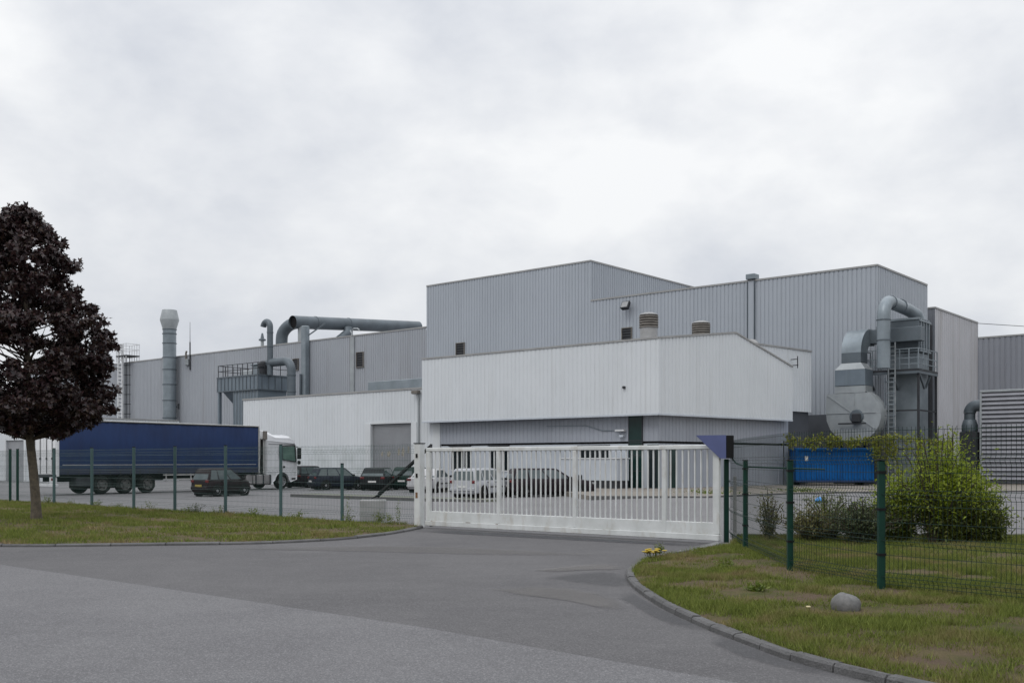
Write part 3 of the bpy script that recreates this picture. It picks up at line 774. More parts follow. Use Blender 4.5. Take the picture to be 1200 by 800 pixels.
# --- long pale hall (the left part of the front)
t = thing('long_hall', 'very long pale grey ribbed hall running off to the left behind the ducts', 'factory hall', (PX,PY,0), A40)
H1 = 14.8
w = MB(); w.corr((-130,0),(-44.82,0),-.5,[(0,H1),(85.18,H1)],.34,.042); w.build('wall', M['grey_clad2'], t, smooth=0)
w = MB(); w.corr((-130,60),(-130,0),-.5,[(0,H1),(60,H1)],.9,.04); w.box(-130,-44.9,60,60.1,-.5,H1); w.build('rear_wall', M['grey_clad2'], t, smooth=0)
MB().box(-129.9,-44.85,.06,59.9,H1-.35,H1-.2).build('roof', M['roof'], t, smooth=0)
coping(MB(), [(-130,0,H1),(-44.83,0,H1)], .3, .14, .05).build('roof_edge', M['coping'], t, smooth=0)
louvre(t, -55.1,-54.1,11.5,13.0,0)       # by the downpipe
louvre(t, -65.8,-64.9,11.8,13.0,0)
MB().rbox(-56.05,-55.45,-.16,-.003,.5,H1-.05,.02).build('cable_trunking', M['galv_pale'], t)
hk = MB(); hk.tube([(-55.75,-.1,H1+.1),(-55.75,-.1,H1+.6),(-55.55,-.1,H1+.8),(-54.9,-.1,H1+.75),(-54.6,-.1,H1+.55)], .07, 8); hk.tube([(-55.75,-.1,H1+.2),(-56.1,-.1,H1+.65)], .06, 8); hk.build('cable_swan_neck', M['galv_pale'], t)

# --- tallest block
t = thing('tall_block', 'tallest flat roofed blue grey ribbed block left of centre', 'factory block', (PX,PY,0), A40)
H2 = 18.85
w = MB(); w.corr((-44.8,0),(-24.87,0),-.5,[(0,H2),(19.93,H2)],.34,.042); w.build('wall', M['grey_clad'], t, smooth=0)
w = MB(); w.corr((-24.87,0.0),(-24.87,45),-.5,[(0,H2),(45,H2)],.34,.042); w.corr((-44.8,45),(-44.8,0),H1-.5,[(0,H2),(45,H2)],.34,.042); w.box(-44.8,-24.9,45,45.1,-.5,H2); w.build('side_wall', M['grey_clad'], t, smooth=0)
MB().box(-44.75,-24.92,.06,45,H2-.35,H2-.2).build('roof', M['roof'], t, smooth=0)
coping(MB(), [(-44.8,45,H2),(-44.8,0,H2),(-24.87,0,H2),(-24.87,45,H2)], .3, .13, .05).build('roof_edge', M['coping'], t, smooth=0)
louvre(t, -40.7,-39.7,11.5,12.9,0)

# --- right block
t = thing('wide_block', 'blue grey ribbed block right of the tallest block with a vertical duct on its face', 'factory block', (PX,PY,0), A40)
H3 = 15.4
w = MB(); w.corr((-24.85,0),(0,0),5.0,[(0,H3),(24.85,H3)],.34,.042); w.build('wall', M['grey_clad'], t, smooth=0)
w = MB(); w.corr((0,0),(0,10.7),5.0,[(0,H3),(10.7,H3)],.34,.042); w.box(-24.8,0,10.7,10.8,-.5,H3); w.build('side_wall', M['grey_clad'], t, smooth=0)
MB().prism([(-24.85,-.02),(.02,-.02),(.02,10.7),(-24.85,10.7)], -.5, 4.995).build('plinth', M['plinth'], t, smooth=0)
MB().box(-24.8,-.05,.06,10.65,H3-.35,H3-.2).build('roof', M['roof'], t, smooth=0)
coping(MB(), [(-24.84,0,H3),(0,0,H3),(0,10.7,H3)], .3, .13, .05).build('roof_edge', M['coping'], t, smooth=0)
louvre(t, -21.55,-20.65,11.4,12.75,0)
MB().rbox(-9.95,-9.45,-.10,-.003,8.5,H3+.05,.02).build('wall_duct', M['grey_clad'], t)
for x in (-10.02,-9.44): MB().box(x,x+.06,-.14,-.003,8.5,H3-.02).build('duct_edge', M['galv_dark'], t, smooth=0)
MB().rbox(-10.05,-9.3,-.3,.5,H3+.14,H3+.55,.03).build('duct_head', M['galv'], t)

# --- rear right block with stained side
t = thing('rear_block', 'stained off white block standing behind the right dust collector', 'factory block', (34.1,82,0), A40)
H4 = 13.9
w = MB(); w.corr((0,0),(0,11.8),-.5,[(0,H4),(11.8,H4)],.5,.03); w.build('wall', M['side_clad'], t, smooth=0)
w = MB(); w.corr((-6,0),(0,0),-.5,[(0,H4),(6,H4)],.45,.03); w.box(-6,0,11.8,11.9,-.5,H4); w.build('front_wall', M['dark_clad'], t, smooth=0)
MB().box(-6,-.05,.05,11.75,H4-.3,H4-.15).build('roof', M['roof'], t, smooth=0)
coping(MB(), [(-6,0,H4),(0,0,H4),(0,11.8,H4)], .25, .13, .05).build('roof_edge', M['coping'], t, smooth=0)

# --- far right hall
t = thing('far_hall', 'distant darker grey ribbed hall at the right edge behind the louvred box', 'factory hall', (45.6,100.5,0), A40)
H5 = 13.65
w = MB(); w.corr((0,0),(30,0),-.5,[(0,H5),(30,H5)],.5,.05); w.build('wall', M['far_clad'], t, smooth=0)
w = MB(); w.corr((0,20),(0,0),-.5,[(0,H5),(20,H5)],.5,.05); w.box(0,30,20,20.1,-.5,H5); w.box(29.9,30,0,20,-.5,H5-.1); w.build('side_wall', M['grey_clad2'], t, smooth=0)
MB().box(.05,29.95,.06,19.9,H5-.3,H5-.15).build('roof', M['roof'], t, smooth=0)
coping(MB(), [(0,0,H5),(30,0,H5)], .3, .15, .05).build('roof_edge', M['coping'], t, smooth=0)

# --- white front block with overhang
t = thing('white_workshop', 'white gabled workshop with a jutting upper storey behind the gate', 'workshop', (8.22,57.0,0), A40)
ca, sa = math.cos(R(82.7)), math.sin(R(82.7))
RE = (13.7*ca, 13.7*sa); RI = (7.36*ca, 7.36*sa)
zb, z0, zr, z1 = 4.28, 8.49, 9.40, 7.72
w = MB(); w.corr((-18.7,0),(0,0),zb,[(0,z0),(18.7,z0)],.32,.026); w.build('wall', M['white_clad'], t, smooth=0)
w = MB(); w.corr((0,0),RE,zb,[(0,z0),(7.36,zr),(13.7,z1)],.32,.026); w.build('gable_wall', M['white_clad'], t, smooth=0)
w = MB(); w.corr((-18.7,RE[1]),(-18.7,0),zb,[(0,z1),(6.3,zr),(13.59,z0)],.32,.026); w.corr(RE,(-18.7,RE[1]),zb-.03,[(0,z1),(20.4,z1)],.32,.026); w.build('rear_wall', M['white_clad'], t, smooth=0)
r = MB(); r.add([(-18.7,.05,z0-.06),(0,.05,z0-.06),(RI[0]-.03,RI[1],zr-.06),(-18.7,RI[1],zr-.06),(RE[0]-.03,RE[1]-.03,z1-.06),(-18.7,RE[1]-.03,z1-.06)], [(0,1,2,3),(3,2,4,5)]); r.build('roof', M['roof'], t, smooth=0)
coping(MB(), [(-18.7,0,z0-.02),(0,0,z0-.02),(RI[0],RI[1],zr-.02),(RE[0],RE[1],z1-.02)], .22, .10, .05).build('roof_edge', M['coping'], t, smooth=0)
c = MB(); coping(c, [(-18.72,0,zb-.10),(0,0,zb-.10),(RE[0],RE[1],zb-.10)], .1, .098, .025); c.build('lower_edge', M['panel'], t, smooth=0)
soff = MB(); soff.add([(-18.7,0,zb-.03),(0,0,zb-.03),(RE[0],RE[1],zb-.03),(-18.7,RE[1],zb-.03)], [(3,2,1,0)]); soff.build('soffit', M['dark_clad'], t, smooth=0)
LX, LY = -.42, .69                       # corner of the recessed lower storey
LE = (LX+13.35*ca, LY+13.35*sa); zc = 2.74
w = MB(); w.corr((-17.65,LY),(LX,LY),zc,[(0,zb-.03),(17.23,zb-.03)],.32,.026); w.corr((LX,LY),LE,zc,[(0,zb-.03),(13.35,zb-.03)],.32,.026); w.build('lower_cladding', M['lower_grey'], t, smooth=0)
def wallbox(mb, x0, x1, z0_, z1_, d0=.05, d1=.12):     # on the lower front wall
    return mb.box(x0+LX, x1+LX, LY-d0, LY+d1, z0_, z1_)
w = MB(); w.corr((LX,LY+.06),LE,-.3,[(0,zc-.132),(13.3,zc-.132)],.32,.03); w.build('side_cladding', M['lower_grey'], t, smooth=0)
w = MB(); w.prism([(-17.65,LY+.05),(LX-.06,LY+.05),(LE[0]-.10,LE[1]),(-17.65,LE[1])], -.5, zc-.13); w.build('base_wall', M['panel'], t, smooth=0)
g2 = MB(); g2.prism([(-17.65,LY+.10),(LX-.08,LY+.10),(LE[0]-.1,LE[1]),(-17.65,LE[1])], zc-.131, zc+.01); g2.build('shadow_gap', M['black'], t, smooth=0)
MB().box(-18.3,-17.66,LY-.02,LY+.5,-.5,zb-.03).build('pier', M['white_clad2'], t, smooth=0)
for x0, x1, za, zt in ((-16.6,-14.9,1.0,2.5),(-13.1,-11.6,1.0,2.5),(-5.9,-3.85,1.72,2.4)):
    f = MB(); b_ = .06
    f.box(x0,x1,LY-.02,LY+.049,zt,zt+b_); f.box(x0,x1,LY-.02,LY+.049,za-b_,za); f.box(x0-b_,x0,LY-.02,LY+.049,za-b_,zt+b_); f.box(x1,x1+b_,LY-.02,LY+.049,za-b_,zt+b_)
    k = 3
    for i in range(1,k): q = x0+(x1-x0)*i/k; f.box(q-.03,q+.03,LY-.015,LY+.049,za,zt)
    fo = f.build('window', M['steel_white'], t, smooth=0)
    MB().box(x0,x1,LY+.02,LY+.047,za,zt).build('pane', M['glass_dark'], fo, smooth=0)
    MB().box(x0-.2,x1+.05,LY-.10,LY+.049,zt+.065,zt+.15).build('blind_box', M['steel_dark'], fo, smooth=0)
f = MB().box(-2.40,-1.52,LY-.06,LY+.049,.05,zb-.04).build('stair_glazing', M['glass_green'], t, smooth=0)
b2 = MB()
for z in (zc-.1,zc+.02,1.9,1.0): b2.box(-2.40,-1.52,LY-.075,LY-.061,z,z+.05)
for x in (-2.44,-1.52): b2.box(x,x+.04,LY-.08,LY+.04,.05,zb-.04)
b2.build('glazing_bar', M['steel_dark'], f, smooth=0)
dr = MB().box(-1.10,-.50,LY-.05,LY+.049,.05,2.45).build('door', M['glass_dark'], t, smooth=0)
d2 = MB()
for x in (-1.14,-.50): d2.box(x,x+.04,LY-.07,LY+.04,.05,2.5)
d2.box(-1.14,-.46,LY-.07,LY+.04,2.5,2.55); d2.build('door_frame', M['glass_green'], dr, smooth=0)
q = [(LX+s*ca, LY+s*sa) for s in (.95,1.5)]
dd = MB().prism([(q[0][0]-.03,q[0][1]),(q[0][0]+.03,q[0][1]),(q[1][0]+.03,q[1][1]),(q[1][0]-.03,q[1][1])], .05, 2.45).build('door', M['glass_green'], t, smooth=0)
lm = MB().rbox(-3.25,-2.6,LY-.30,LY-.06,3.33,3.43,.02).build('strip_light', M['steel_white'], t)
MB().tube([(-8.5,LY-.04,3.75),(-5.5,LY-.04,3.72),(-4.3,LY-.05,3.4),(-2.7,LY-.05,3.38)], .025, 6).build('wall_cable', M['galv'], t)
MB().rbox(-3.0,-2.7,LY-.25,LY-.05,2.98,3.12,.02).build('wall_lamp', M['panel'], t)
MB().rbox(-2.35,-2.2,-.16,-.003,5.75,5.9,.02).build('spotlight', M['steel_dark'], t)

def roof_vent(label, x, y, zt, zbase, r):
    X, Y = 8.22+x*EX[0]+y*EY[0], 57+x*EX[1]+y*EY[1]
    v = thing('roof_vent', label, 'roof vent', (X,Y,0), A40, 'vents on the white workshop roof')
    MB().lathe([(r*.92,zbase),(r*.92,zt-.85)], n=20).build('vent_neck', M['concrete'], v)
    h = MB()
    for k in range(5): z = zt-.85+k*.15; h.lathe([(r*.9,z),(r*1.02,z+.01),(r*1.02,z+.10),(r*.9,z+.115)], n=20)
    h.build('vent_louvres', M['vent_brown'], v)
    MB().lathe([(r*1.0,zt-.09),(r*.95,zt-.04),(r*.5,zt+.05),(.02,zt+.08)], n=20).build('vent_cap', M['concrete'], v)
roof_vent('larger round louvred roof vent near the workshop gable corner', -2.3, 2.6, 10.35, 8.4, .56)
roof_vent('smaller round roof vent half hidden behind the workshop ridge', -3.2, 10.4, 10.75, 8.3, .60)
t = MB().lathe([(.55,8.1),(.55,9.2),(.3,9.5),(.02,9.55)], n=16).build('roof_cowl', M['concrete'], loc=(15.6,66.4,0)); tag(t, 'pale rounded cowl on the far roof slope beside the workshop ridge', 'roof vent')

# --- lower white block behind, at the right
t = thing('white_annexe', 'small white ribbed annexe between the workshop gable and the wide block', 'annexe', (20.6,70.0,0), A40)
aL = 9.0; q0 = (-aL*ca, -aL*sa)
w = MB(); w.corr(q0,(0,0),4.95,[(0,9.1),(aL,9.1)],.32,.026); w.build('wall', M['white_clad'], t, smooth=0)
MB().prism([(q0[0]-2.5,q0[1]+.1),(q0[0]-.05,q0[1]+.05),(-.05,-.02),(-2.5,2)], 8.8, 8.9).build('roof', M['roof'], t, smooth=0)
MB().prism([(q0[0]-2.5,q0[1]+.2),(q0[0]-.2,q0[1]+.2),(-.2,-.05),(-2.5,2)], -.3, 4.97).build('plinth', M['plinth'], t, smooth=0)
MB().box(-3,-.03,-.05,.0,4.98,9.05).build('rear_wall', M['white_clad'], t, smooth=0)
coping(MB(), [(q0[0],q0[1],9.1),(0,0,9.1)], .22, .10, .05).build('roof_edge', M['coping'], t, smooth=0)
k = MB(); k.bar((-2.6*ca+.03,-2.6*sa,8.0),(-2.6*ca+.55,-2.6*sa,8.0),.05); k.bar((-2.6*ca+.5,-2.6*sa,7.8),(-2.6*ca+.5,-2.6*sa,8.6),.05); k.bar((-2.6*ca+.03,-2.6*sa,8.4),(-2.6*ca+.5,-2.6*sa,8.4),.05); k.build('aerial_bracket', M['steel_dark'], t)

# --- white long annex with roller door
t = thing('white_store', 'long low white ribbed store with a grey roller shutter door', 'warehouse', (8.34,57.8,0), A40)
za = 6.56
w = MB(); w.corr((-39.6,0),(-24.15,0),2.6,[(0,za),(15.45,za)],.32,.026); w.corr((-24.15,0),(-19.95,0),4.25,[(0,za),(4.2,za)],.32,.026); w.corr((-19.95,0),(-17.9,0),-.5,[(0,za),(2.05,za)],.32,.026); w.build('wall', M['white_clad'], t, smooth=0)
w = MB(); w.corr((-39.6,19),(-39.6,0),-.5,[(0,za),(19,za)],.32,.026); w.box(-39.6,-17.9,19,19.1,-.5,za); w.build('rear_wall', M['white_clad'], t, smooth=0)
MB().box(-39.55,-24.15,-.03,.2,-.5,2.599).build('base_wall', M['render_wall'], t, smooth=0)
MB().box(-39.55,-17.95,.05,18.95,za-.25,za-.1).build('roof', M['roof'], t, smooth=0)
coping(MB(), [(-39.65,0,za),(-17.9,0,za)], .26, .12, .06).build('roof_edge', M['coping'], t, smooth=0)
sh = MB(); zz = -.5
while zz < 4.24: sh.box(-24.1,-20.0,.20,.245,zz,zz+.085); zz += .1
sh.box(-24.1,-20.0,.25,.3,-.5,4.24)
rd = sh.build('roller_shutter', M['shutter'], t, smooth=0)
for q_ in ((-24.75,-24.16,-.06,.35,-.5,4.3),(-19.99,-19.45,-.06,.35,-.5,4.3)): MB().box(*q_).build('door_jamb', M['white_clad2'], t, smooth=0)
MB().box(-24.15,-20,-.02,.4,4.252,4.4).build('door_lintel', M['white_clad2'], t, smooth=0)
pm_ = pmat('faded paint marks', (.36,.33,.27), (.16,.15,.13), 4)
for x, z, a, b in ((-23.3,2.0,.25,.3),(-22.7,1.95,.4,.4),(-21.6,2.05,.25,.5),(-21.2,2.0,.3,.6),(-20.6,2.2,.2,.5)): MB().add([(x,.198,z),(x+a*.7,.198,z-.08),(x+a,.198,z+b*.5),(x+a*.6,.198,z+b),(x+a*.1,.198,z+b*.7)], [(0,1,2,3,4)]).build('paint_mark', pm_, rd, smooth=0)
MB().tube([(-19.2,-.1,za-.1),(-19.2,-.1,0)], .06, 8).build('downpipe', M['galv_pale'], t)
f = MB().rbox(-19.6,-19.0,-.45,-.1,za-.35,za-.1,.03).build('wall_lamp', M['vent_brown'], t)
o = MB().rbox(-27.4,-21.6,2.6,4.0,za-.1,za+1.05,.03).build('roof_duct', M['galv'], t)

# --- low white building at far left
t = thing('left_store', 'low white building at the left edge behind the lorry and tree', 'warehouse', (-39.6,88,0), A40)
w = MB(); w.corr((-40,0),(-9.3,0),-.5,[(0,5.4),(30.7,5.4)],.32,.026); w.corr((-9.3,0),(-5.7,0),3.5,[(0,5.4),(3.6,5.4)],.32,.026); w.corr((-5.7,0),(0,0),-.5,[(0,5.4),(5.7,5.4)],.32,.026); w.corr((0,0),(0,12),-.5,[(0,5.4),(12,5.4)],.32,.026); w.box(-40,0,12,12.1,-.5,5.4); w.build('wall', M['white_clad'], t, smooth=0)
MB().box(-39.9,-.05,.05,12,5.1,5.2).build('roof', M['roof'], t, smooth=0)
coping(MB(), [(-40,0,5.4),(0,0,5.4),(0,12,5.4)], .22, .10, .05).build('roof_edge', M['coping'], t, smooth=0)
MB().box(-9.25,-5.75,.15,.2,-.5,3.5).build('roller_shutter', M['shutter'], t, smooth=0)
for q_ in ((-9.7,-9.31,-.05,.3,-.5,3.7),(-5.69,-5.3,-.05,.3,-.5,3.7)): MB().box(*q_).build('door_jamb', M['white_clad2'], t, smooth=0)

# floodlight on the wide block
t = thing('floodlight', 'square floodlight at the roof edge of the wide block', 'floodlight', (PX-20.85*EX[0],PY-20.85*EX[1],0), A40)
MB().loft([[(-.38,-.9,14.35),(.38,-.9,14.35),(.38,-.55,14.95),(-.38,-.55,14.95)],[(-.3,-.6,14.2),(.3,-.6,14.2),(.3,-.3,14.8),(-.3,-.3,14.8)]]).build('lamp_housing', M['steel_dark'], t, smooth=0)
MB().loft([[(-.3,-.905,14.42),(.3,-.905,14.42),(.3,-.625,14.9),(-.3,-.625,14.9)],[(-.3,-.895,14.42),(.3,-.895,14.42),(.3,-.615,14.9),(-.3,-.615,14.9)]]).build('lens', M['clear_lamp'], t, smooth=0)
MB().bar((0,-.45,14.6),(0,-.005,14.9),.08).build('bracket', M['steel_dark'], t)

# ------------------------------------------------------------------ plant: chimney, ducts, filter house
def arc(c, r, a0, a1, n, u, v):
    c = Vector(c); u = Vector(u); v = Vector(v)
    return [tuple(c + u*(r*math.cos(a0+(a1-a0)*k/n)) + v*(r*math.sin(a0+(a1-a0)*k/n))) for k in range(n+1)]

t = thing('steel_chimney', 'round galvanised chimney with a flared head in front of the long hall', 'chimney', (-43.3,128.6,0))
MB().lathe([(.82,-.5),(.82,18.2)], n=28).build('shaft', M['galv'], t)
MB().lathe([(.84,18.2),(.86,18.35),(1.16,19.35),(1.16,19.5),(.90,20.65),(.82,20.65),(.80,20.3)], n=28).build('flared_head', M['galv_pale'], t, smooth=22)
for z in (3,5,7,9.2,11.2,13.1,14.6,16.4,17.6,18.15): MB().lathe([(.83,z),(.89,z+.01),(.89,z+.10),(.83,z+.11)], n=28).build('joint_ring', M['galv_dark'], t)
b = MB(); b.bar((.2,.6,8.5),(2.0,2.4,8.5),.2); b.box(.9,1.9,.6,1.8,8.2,8.9); b.build('wall_bracket', M['steel_dark'], t, smooth=0)

def ladder(parent, x, y, z0_, z1_, w, mat, rail=.06, step=.3, name='ladder_rail'):
    a = MB()
    for s in (-1,1): a.bar((x+s*w/2,y,z0_),(x+s*w/2,y,z1_),rail)
    a.build(name, M[mat], parent, smooth=0)
    b = MB(); z = z0_+.2
    while z < z1_-.1: b.bar((x-w/2,y,z),(x+w/2,y,z),rail*.6); z += step
    b.build('rung', M[mat], parent, smooth=0)
t = thing('roof_ladder', 'white caged roof ladder with a small top landing left of the chimney', 'ladder', (PX-101.8*EX[0],PY-101.8*EX[1],0), A40)
ladder(t, 0, -.8, .5, 17.2, 1.05, 'steel_white', .22, .5)
cg = MB()
for z in np.arange(4, 14.5, 1.3):
    cg.tube([(.8,-.3,z),(1.0,-.9,z),(1.5,-.9,z),(1.7,-.3,z)], .04, 5)
for x in (.85,1.25,1.65): cg.bar((x,-.85 if x == 1.25 else -.4,3.5),(x,-.85 if x == 1.25 else -.4,15.6),.06)
cg.build('cage', M['steel_dark'], t, smooth=0)
ld = MB().box(-.7,1.9,-1.1,.9,15.6,15.75).build('landing', M['steel_dark'], t, smooth=0)
rl = MB()
for x in (-.65,0,.6,1.25,1.85):
    for y in (-1.05,.85): rl.bar((x,y,14.9),(x,y,17.3),.07)
for z in (16.5,17.25):
    for y in (-1.05,.85): rl.bar((-.65,y,z),(1.85,y,z),.07)
    for x in (-.65,1.85): rl.bar((x,-1.05,z),(x,.85,z),.07)
rl.build('landing_rail', M['steel_white'], t, smooth=0)

t = thing('antenna', 'thin aerial mast on the long hall roof right of the chimney', 'aerial', (PX-86.3*EX[0],PY-86.3*EX[1],0), A40)
MB().tube([(0,-.1,13.0),(0,-.1,16.4),(0,-.1,16.6),(0,-.1,19.0)], [.09,.08,.035,.02], 6).build('mast', M['steel_dark'], t)
MB().tube([(-.9,-.1,14.2),(-.9,-.1,15.2),(-.75,-.1,15.4)], .12, 8).build('spotlight', M['vent_brown'], t)
MB().rbox(-.9,-.2,-.3,-.003,13.6,14.4,.05).build('bracket_box', M['galv_pale'], t)
def pt(tt, d=0): return (PX-tt*EX[0]+d*EY[0], PY-tt*EX[1]+d*EY[1])
t = thing('flue_cap', 'short flue with a small cap on the long hall roof left of the hooked pipe', 'flue', (*pt(73.6,1.5),0), A40)
MB().tube([(0,0,14.4),(0,0,16.2)], .2, 10).build('pipe', M['galv_pale'], t); MB().lathe([(.22,15.8),(.42,15.85),(.42,16.0),(.22,16.1),(.1,16.7),(.02,16.75)], n=12).build('cap', M['galv_dark'], t)
t = MB().tube([(*pt(66.5,1.5),14.4),(*pt(66.5,1.5),16.9)], .28, 10).build('roof_pipe', M['galv_pale']); tag(t, 'thin pale upright pipe on the roof under the big bent duct', 'pipe')

# filter house on the left
t = thing('filter_house', 'blue grey steel filter house with a railed deck beside the white store', 'filter house', (-25,100,0), A40)
up = MB(); up.box(-6.8,0,0,3.8,8.65,10.16); up.build('upper_casing', M['blue_steel'], t, smooth=0)
rb = MB()
for x in np.arange(-6.8, .1, .62): rb.box(x-.04,x+.04,-.05,-.002,8.66,10.1)
for y in np.arange(.5, 3.8, .8): rb.box(.002,.05,y-.04,y+.04,8.66,10.1)
rb.box(-6.85,.06,-.07,-.003,10.02,10.16); rb.box(-6.85,.06,-.07,-.003,8.62,8.72); rb.box(.003,.07,0,3.8,10.02,10.16); rb.box(.003,.07,0,3.8,8.62,8.72)
rb.build('casing_rib', M['galv_dark'], t, smooth=0)
MB().box(-4.3,-.15,.15,3.6,-.5,8.649).build('lower_casing', M['blue_steel'], t, smooth=0)
rb = MB()
for x in np.arange(-4.2, -.1, .5): rb.box(x-.04,x+.04,.10,.148,-.4,8.6)
rb.build('lower_rib', M['galv'], t, smooth=0)
for x in (-6.65,): 
    MB().bar((x,.15,-.5),(x,.15,8.645),.3).build('leg', M['blue_steel'], t, smooth=0)
    MB().bar((x,3.4,-.5),(x,3.4,8.645),.3).build('leg', M['blue_steel'], t, smooth=0)
MB().loft([[(-6.3,.3,8.64),(-4.6,.3,8.64),(-4.6,3,8.64),(-6.3,3,8.64)],[(-5.6,1.2,7.3),(-5.2,1.2,7.3),(-5.2,1.6,7.3),(-5.6,1.6,7.3)],[(-5.6,1.2,2),(-5.2,1.2,2),(-5.2,1.6,2),(-5.6,1.6,2)]]).build('hopper', M['blue_steel'], t, smooth=0)
rl = MB()
for x in np.linspace(-6.75,-.05,9): rl.bar((x,.05,10.17),(x,.05,11.35),.06)
for y in np.linspace(.9,3.7,4): rl.bar((-.05,y,10.17),(-.05,y,11.35),.06)
for y in np.linspace(.9,3.7,4): rl.bar((-6.75,y,10.17),(-6.75,y,11.35),.06)
for z in (10.75,11.32):
    rl.bar((-6.75,.05,z),(-.05,.05,z),.055); rl.bar((-.05,.05,z),(-.05,3.7,z),.055); rl.bar((-6.75,.05,z),(-6.75,3.7,z),.055)
rl.build('deck_rail', M['steel_dark'], t, smooth=0)
mt = MB(); mt.rbox(-2.9,-2.0,1.5,2.3,10.17,11.25,.05); mt.rbox(-3.1,-1.8,1.3,2.5,11.25,11.4,.04); mt.build('fan_motor', M['galv'], t)
mt = MB(); mt.lathe([(.45,10.17),(.45,10.9),(.55,11.0),(.55,11.35),(.3,11.6)], (-1.2,1.6,0), 14); mt.build('fan_motor', M['steel_dark'], t)
MB().rbox(-5.6,-3.8,2,3.4,10.17,10.9,.05).build('deck_cabinet', M['galv_pale'], t)

t = thing('hooked_pipe', 'thin upright duct with a hooked top rising from the filter house', 'duct', (-24.0,100.9,0), A40)
p = [(0,0,10.1),(0,0,14.9)] + arc((-.55,0,14.9), .55, 0, math.pi*.95, 10, (1,0,0), (0,0,1))
MB().tube(p, .30, 16).build('pipe', M['galv_dark'], t, smooth=50)
for z in (11.4,12.9,14.3): MB().lathe([(.305,z),(.34,z+.01),(.34,z+.08),(.305,z+.09)], n=16).build('joint_ring', M['galv_dark'], t)
t = thing('bent_duct', 'bent round duct leaving the filter house deck and dropping behind the white store', 'duct', (-24.2,101.2,0), A40)
p = [(0,0,11.35),(2.6,0,11.35)] + arc((2.6,0,10.35), 1.0, math.pi/2, 0, 8, (1,0,0), (0,0,1)) + [(3.6,0,2)]
MB().tube(p, .42, 18).build('pipe', M['galv_dark'], t, smooth=50)
for z in (9.9,8.3): MB().lathe([(.425,z),(.47,z+.01),(.47,z+.08),(.425,z+.09)], (3.6,0,0), n=18).build('joint_ring', M['galv_dark'], t)

# big roof duct
t = thing('roof_main_duct', 'thick round duct with an open front mouth running back over the long hall roof', 'duct', (-24.9,115.4,0))
lp = lambda l: (.643*l, .766*l, 17.35+.072*l)
MB().tube([lp(l) for l in (0,1.5,4,7,10,14,20)], .74, 26, False).build('pipe', M['galv_dark'], t, smooth=55)
MB().tube([lp(.25), lp(.26)], .73, 26).build('open_mouth', M['black'], t)  # black disc standing in for the shade inside the pipe
p = smooth_path([(-1.75,2.3,13.8),(-1.75,2.3,15.6),(-1.6,2.25,16.4),(-1.0,2.05,17.1),(-.1,1.7,17.45),(1.3,1.45,17.5)], .3)
MB().tube(p, .68, 24).build('riser_bend', M['galv_dark'], t, smooth=55)
for l in (3.2,8.2): MB().tube([lp(l), lp(l+.12)], .78, 26).build('joint_ring', M['galv_dark'], t)
p = smooth_path([(5.4,5.4,17.4),(5.4,5.2,16.8),(4.9,4.7,16.2),(4.3,4.2,15.5),(4.2,4.1,14.4)], .2)
MB().tube(p, .52, 18).build('branch_duct', M['galv_dark'], t, smooth=55)
t = thing('wall_riser', 'narrow vertical duct climbing the long hall wall under the thick roof duct', 'duct', (*pt(63.2),0), A40)
MB().rbox(-.37,.37,-.75,-.05,.5,16.5,.08).build('shaft', M['galv'], t)
MB().rbox(-.30,-.12,-1.0,-.76,.5,11.2,.03).build('side_pipe', M['galv_dark'], t)
MB().bar((.3,-.3,15.4),(1.1,1.5,16.9),.14).build('brace', M['galv_dark'], t, smooth=0)

# ---- right dust collector
t = thing('dust_collector', 'tall grey dust collector with a railed platform and ladder on the right', 'dust collector', (27.6,69,0), A40)
MB().rbox(-2.3,0,0,2.3,9.0,11.35,.03).build('upper_casing', M['galv_dark'], t)
MB().rbox(-2.2,-.08,.06,2.2,-.1,8.99,.03).build('lower_casing', M['galv'], t)
sd = MB()
for y in (.3,.85,1.4,1.95): sd.box(.002,.06,y-.05,y+.05,9.02,11.3)
sd.box(.002,.09,0,2.3,11.1,11.2); sd.box(.002,.09,0,2.3,9.05,9.15); sd.box(-2.3,0,-.07,-.003,9.02,9.12); sd.box(-2.35,.05,-.08,-.003,11.22,11.36)
sd.build('casing_rib', M['galv'], t, smooth=0)
pl = MB(); pl.box(-3.3,.5,-1.5,-.1,7.62,7.76); pl.box(.05,.5,-.1,2.4,7.62,7.76); pl.build('platform', M['steel_dark'], t, smooth=0)
br = MB()
for x in (-3.0,-1.4,.5): br.bar((min(x,.4),-.1,6.5),(min(x,.4),-1.3,7.6),.12)
br.bar((.05,1.2,6.6),(.42,1.2,7.6),.12); br.box(-3.3,.5,-1.52,-1.42,7.45,7.61); br.box(.42,.5,-1.41,2.4,7.45,7.61)
br.build('platform_brace', M['galv_dark'], t, smooth=0)
rl = MB()
for x in np.linspace(-3.25,.45,7): rl.bar((x,-1.46,7.77),(x,-1.46,9.15),.06)
for y in (-.5,.5,1.5,2.35): rl.bar((.46,y,7.77),(.46,y,9.15),.06)
for y in (-.8,-.15): rl.bar((-3.26,y,7.77),(-3.26,y,9.15),.06)
for z in (8.1,8.5,9.12):
    rl.bar((-3.26,-1.46,z),(.46,-1.46,z),.055); rl.bar((.46,-1.46,z),(.46,2.35,z),.055); rl.bar((-3.26,-1.46,z),(-3.26,-.15,z),.055)
rl.build('platform_rail', M['galv'], t, smooth=0)
ladder(t, -1.25, -1.62, .1, 9.6, .45, 'galv_pale', .07, .3)
cg = MB()
for z in np.arange(2.4,7.4,.75): cg.tube([(-1.5,-1.66,z),(-1.55,-2.1,z),(-1.25,-2.3,z),(-.95,-2.1,z),(-1.0,-1.66,z)], .022, 5)
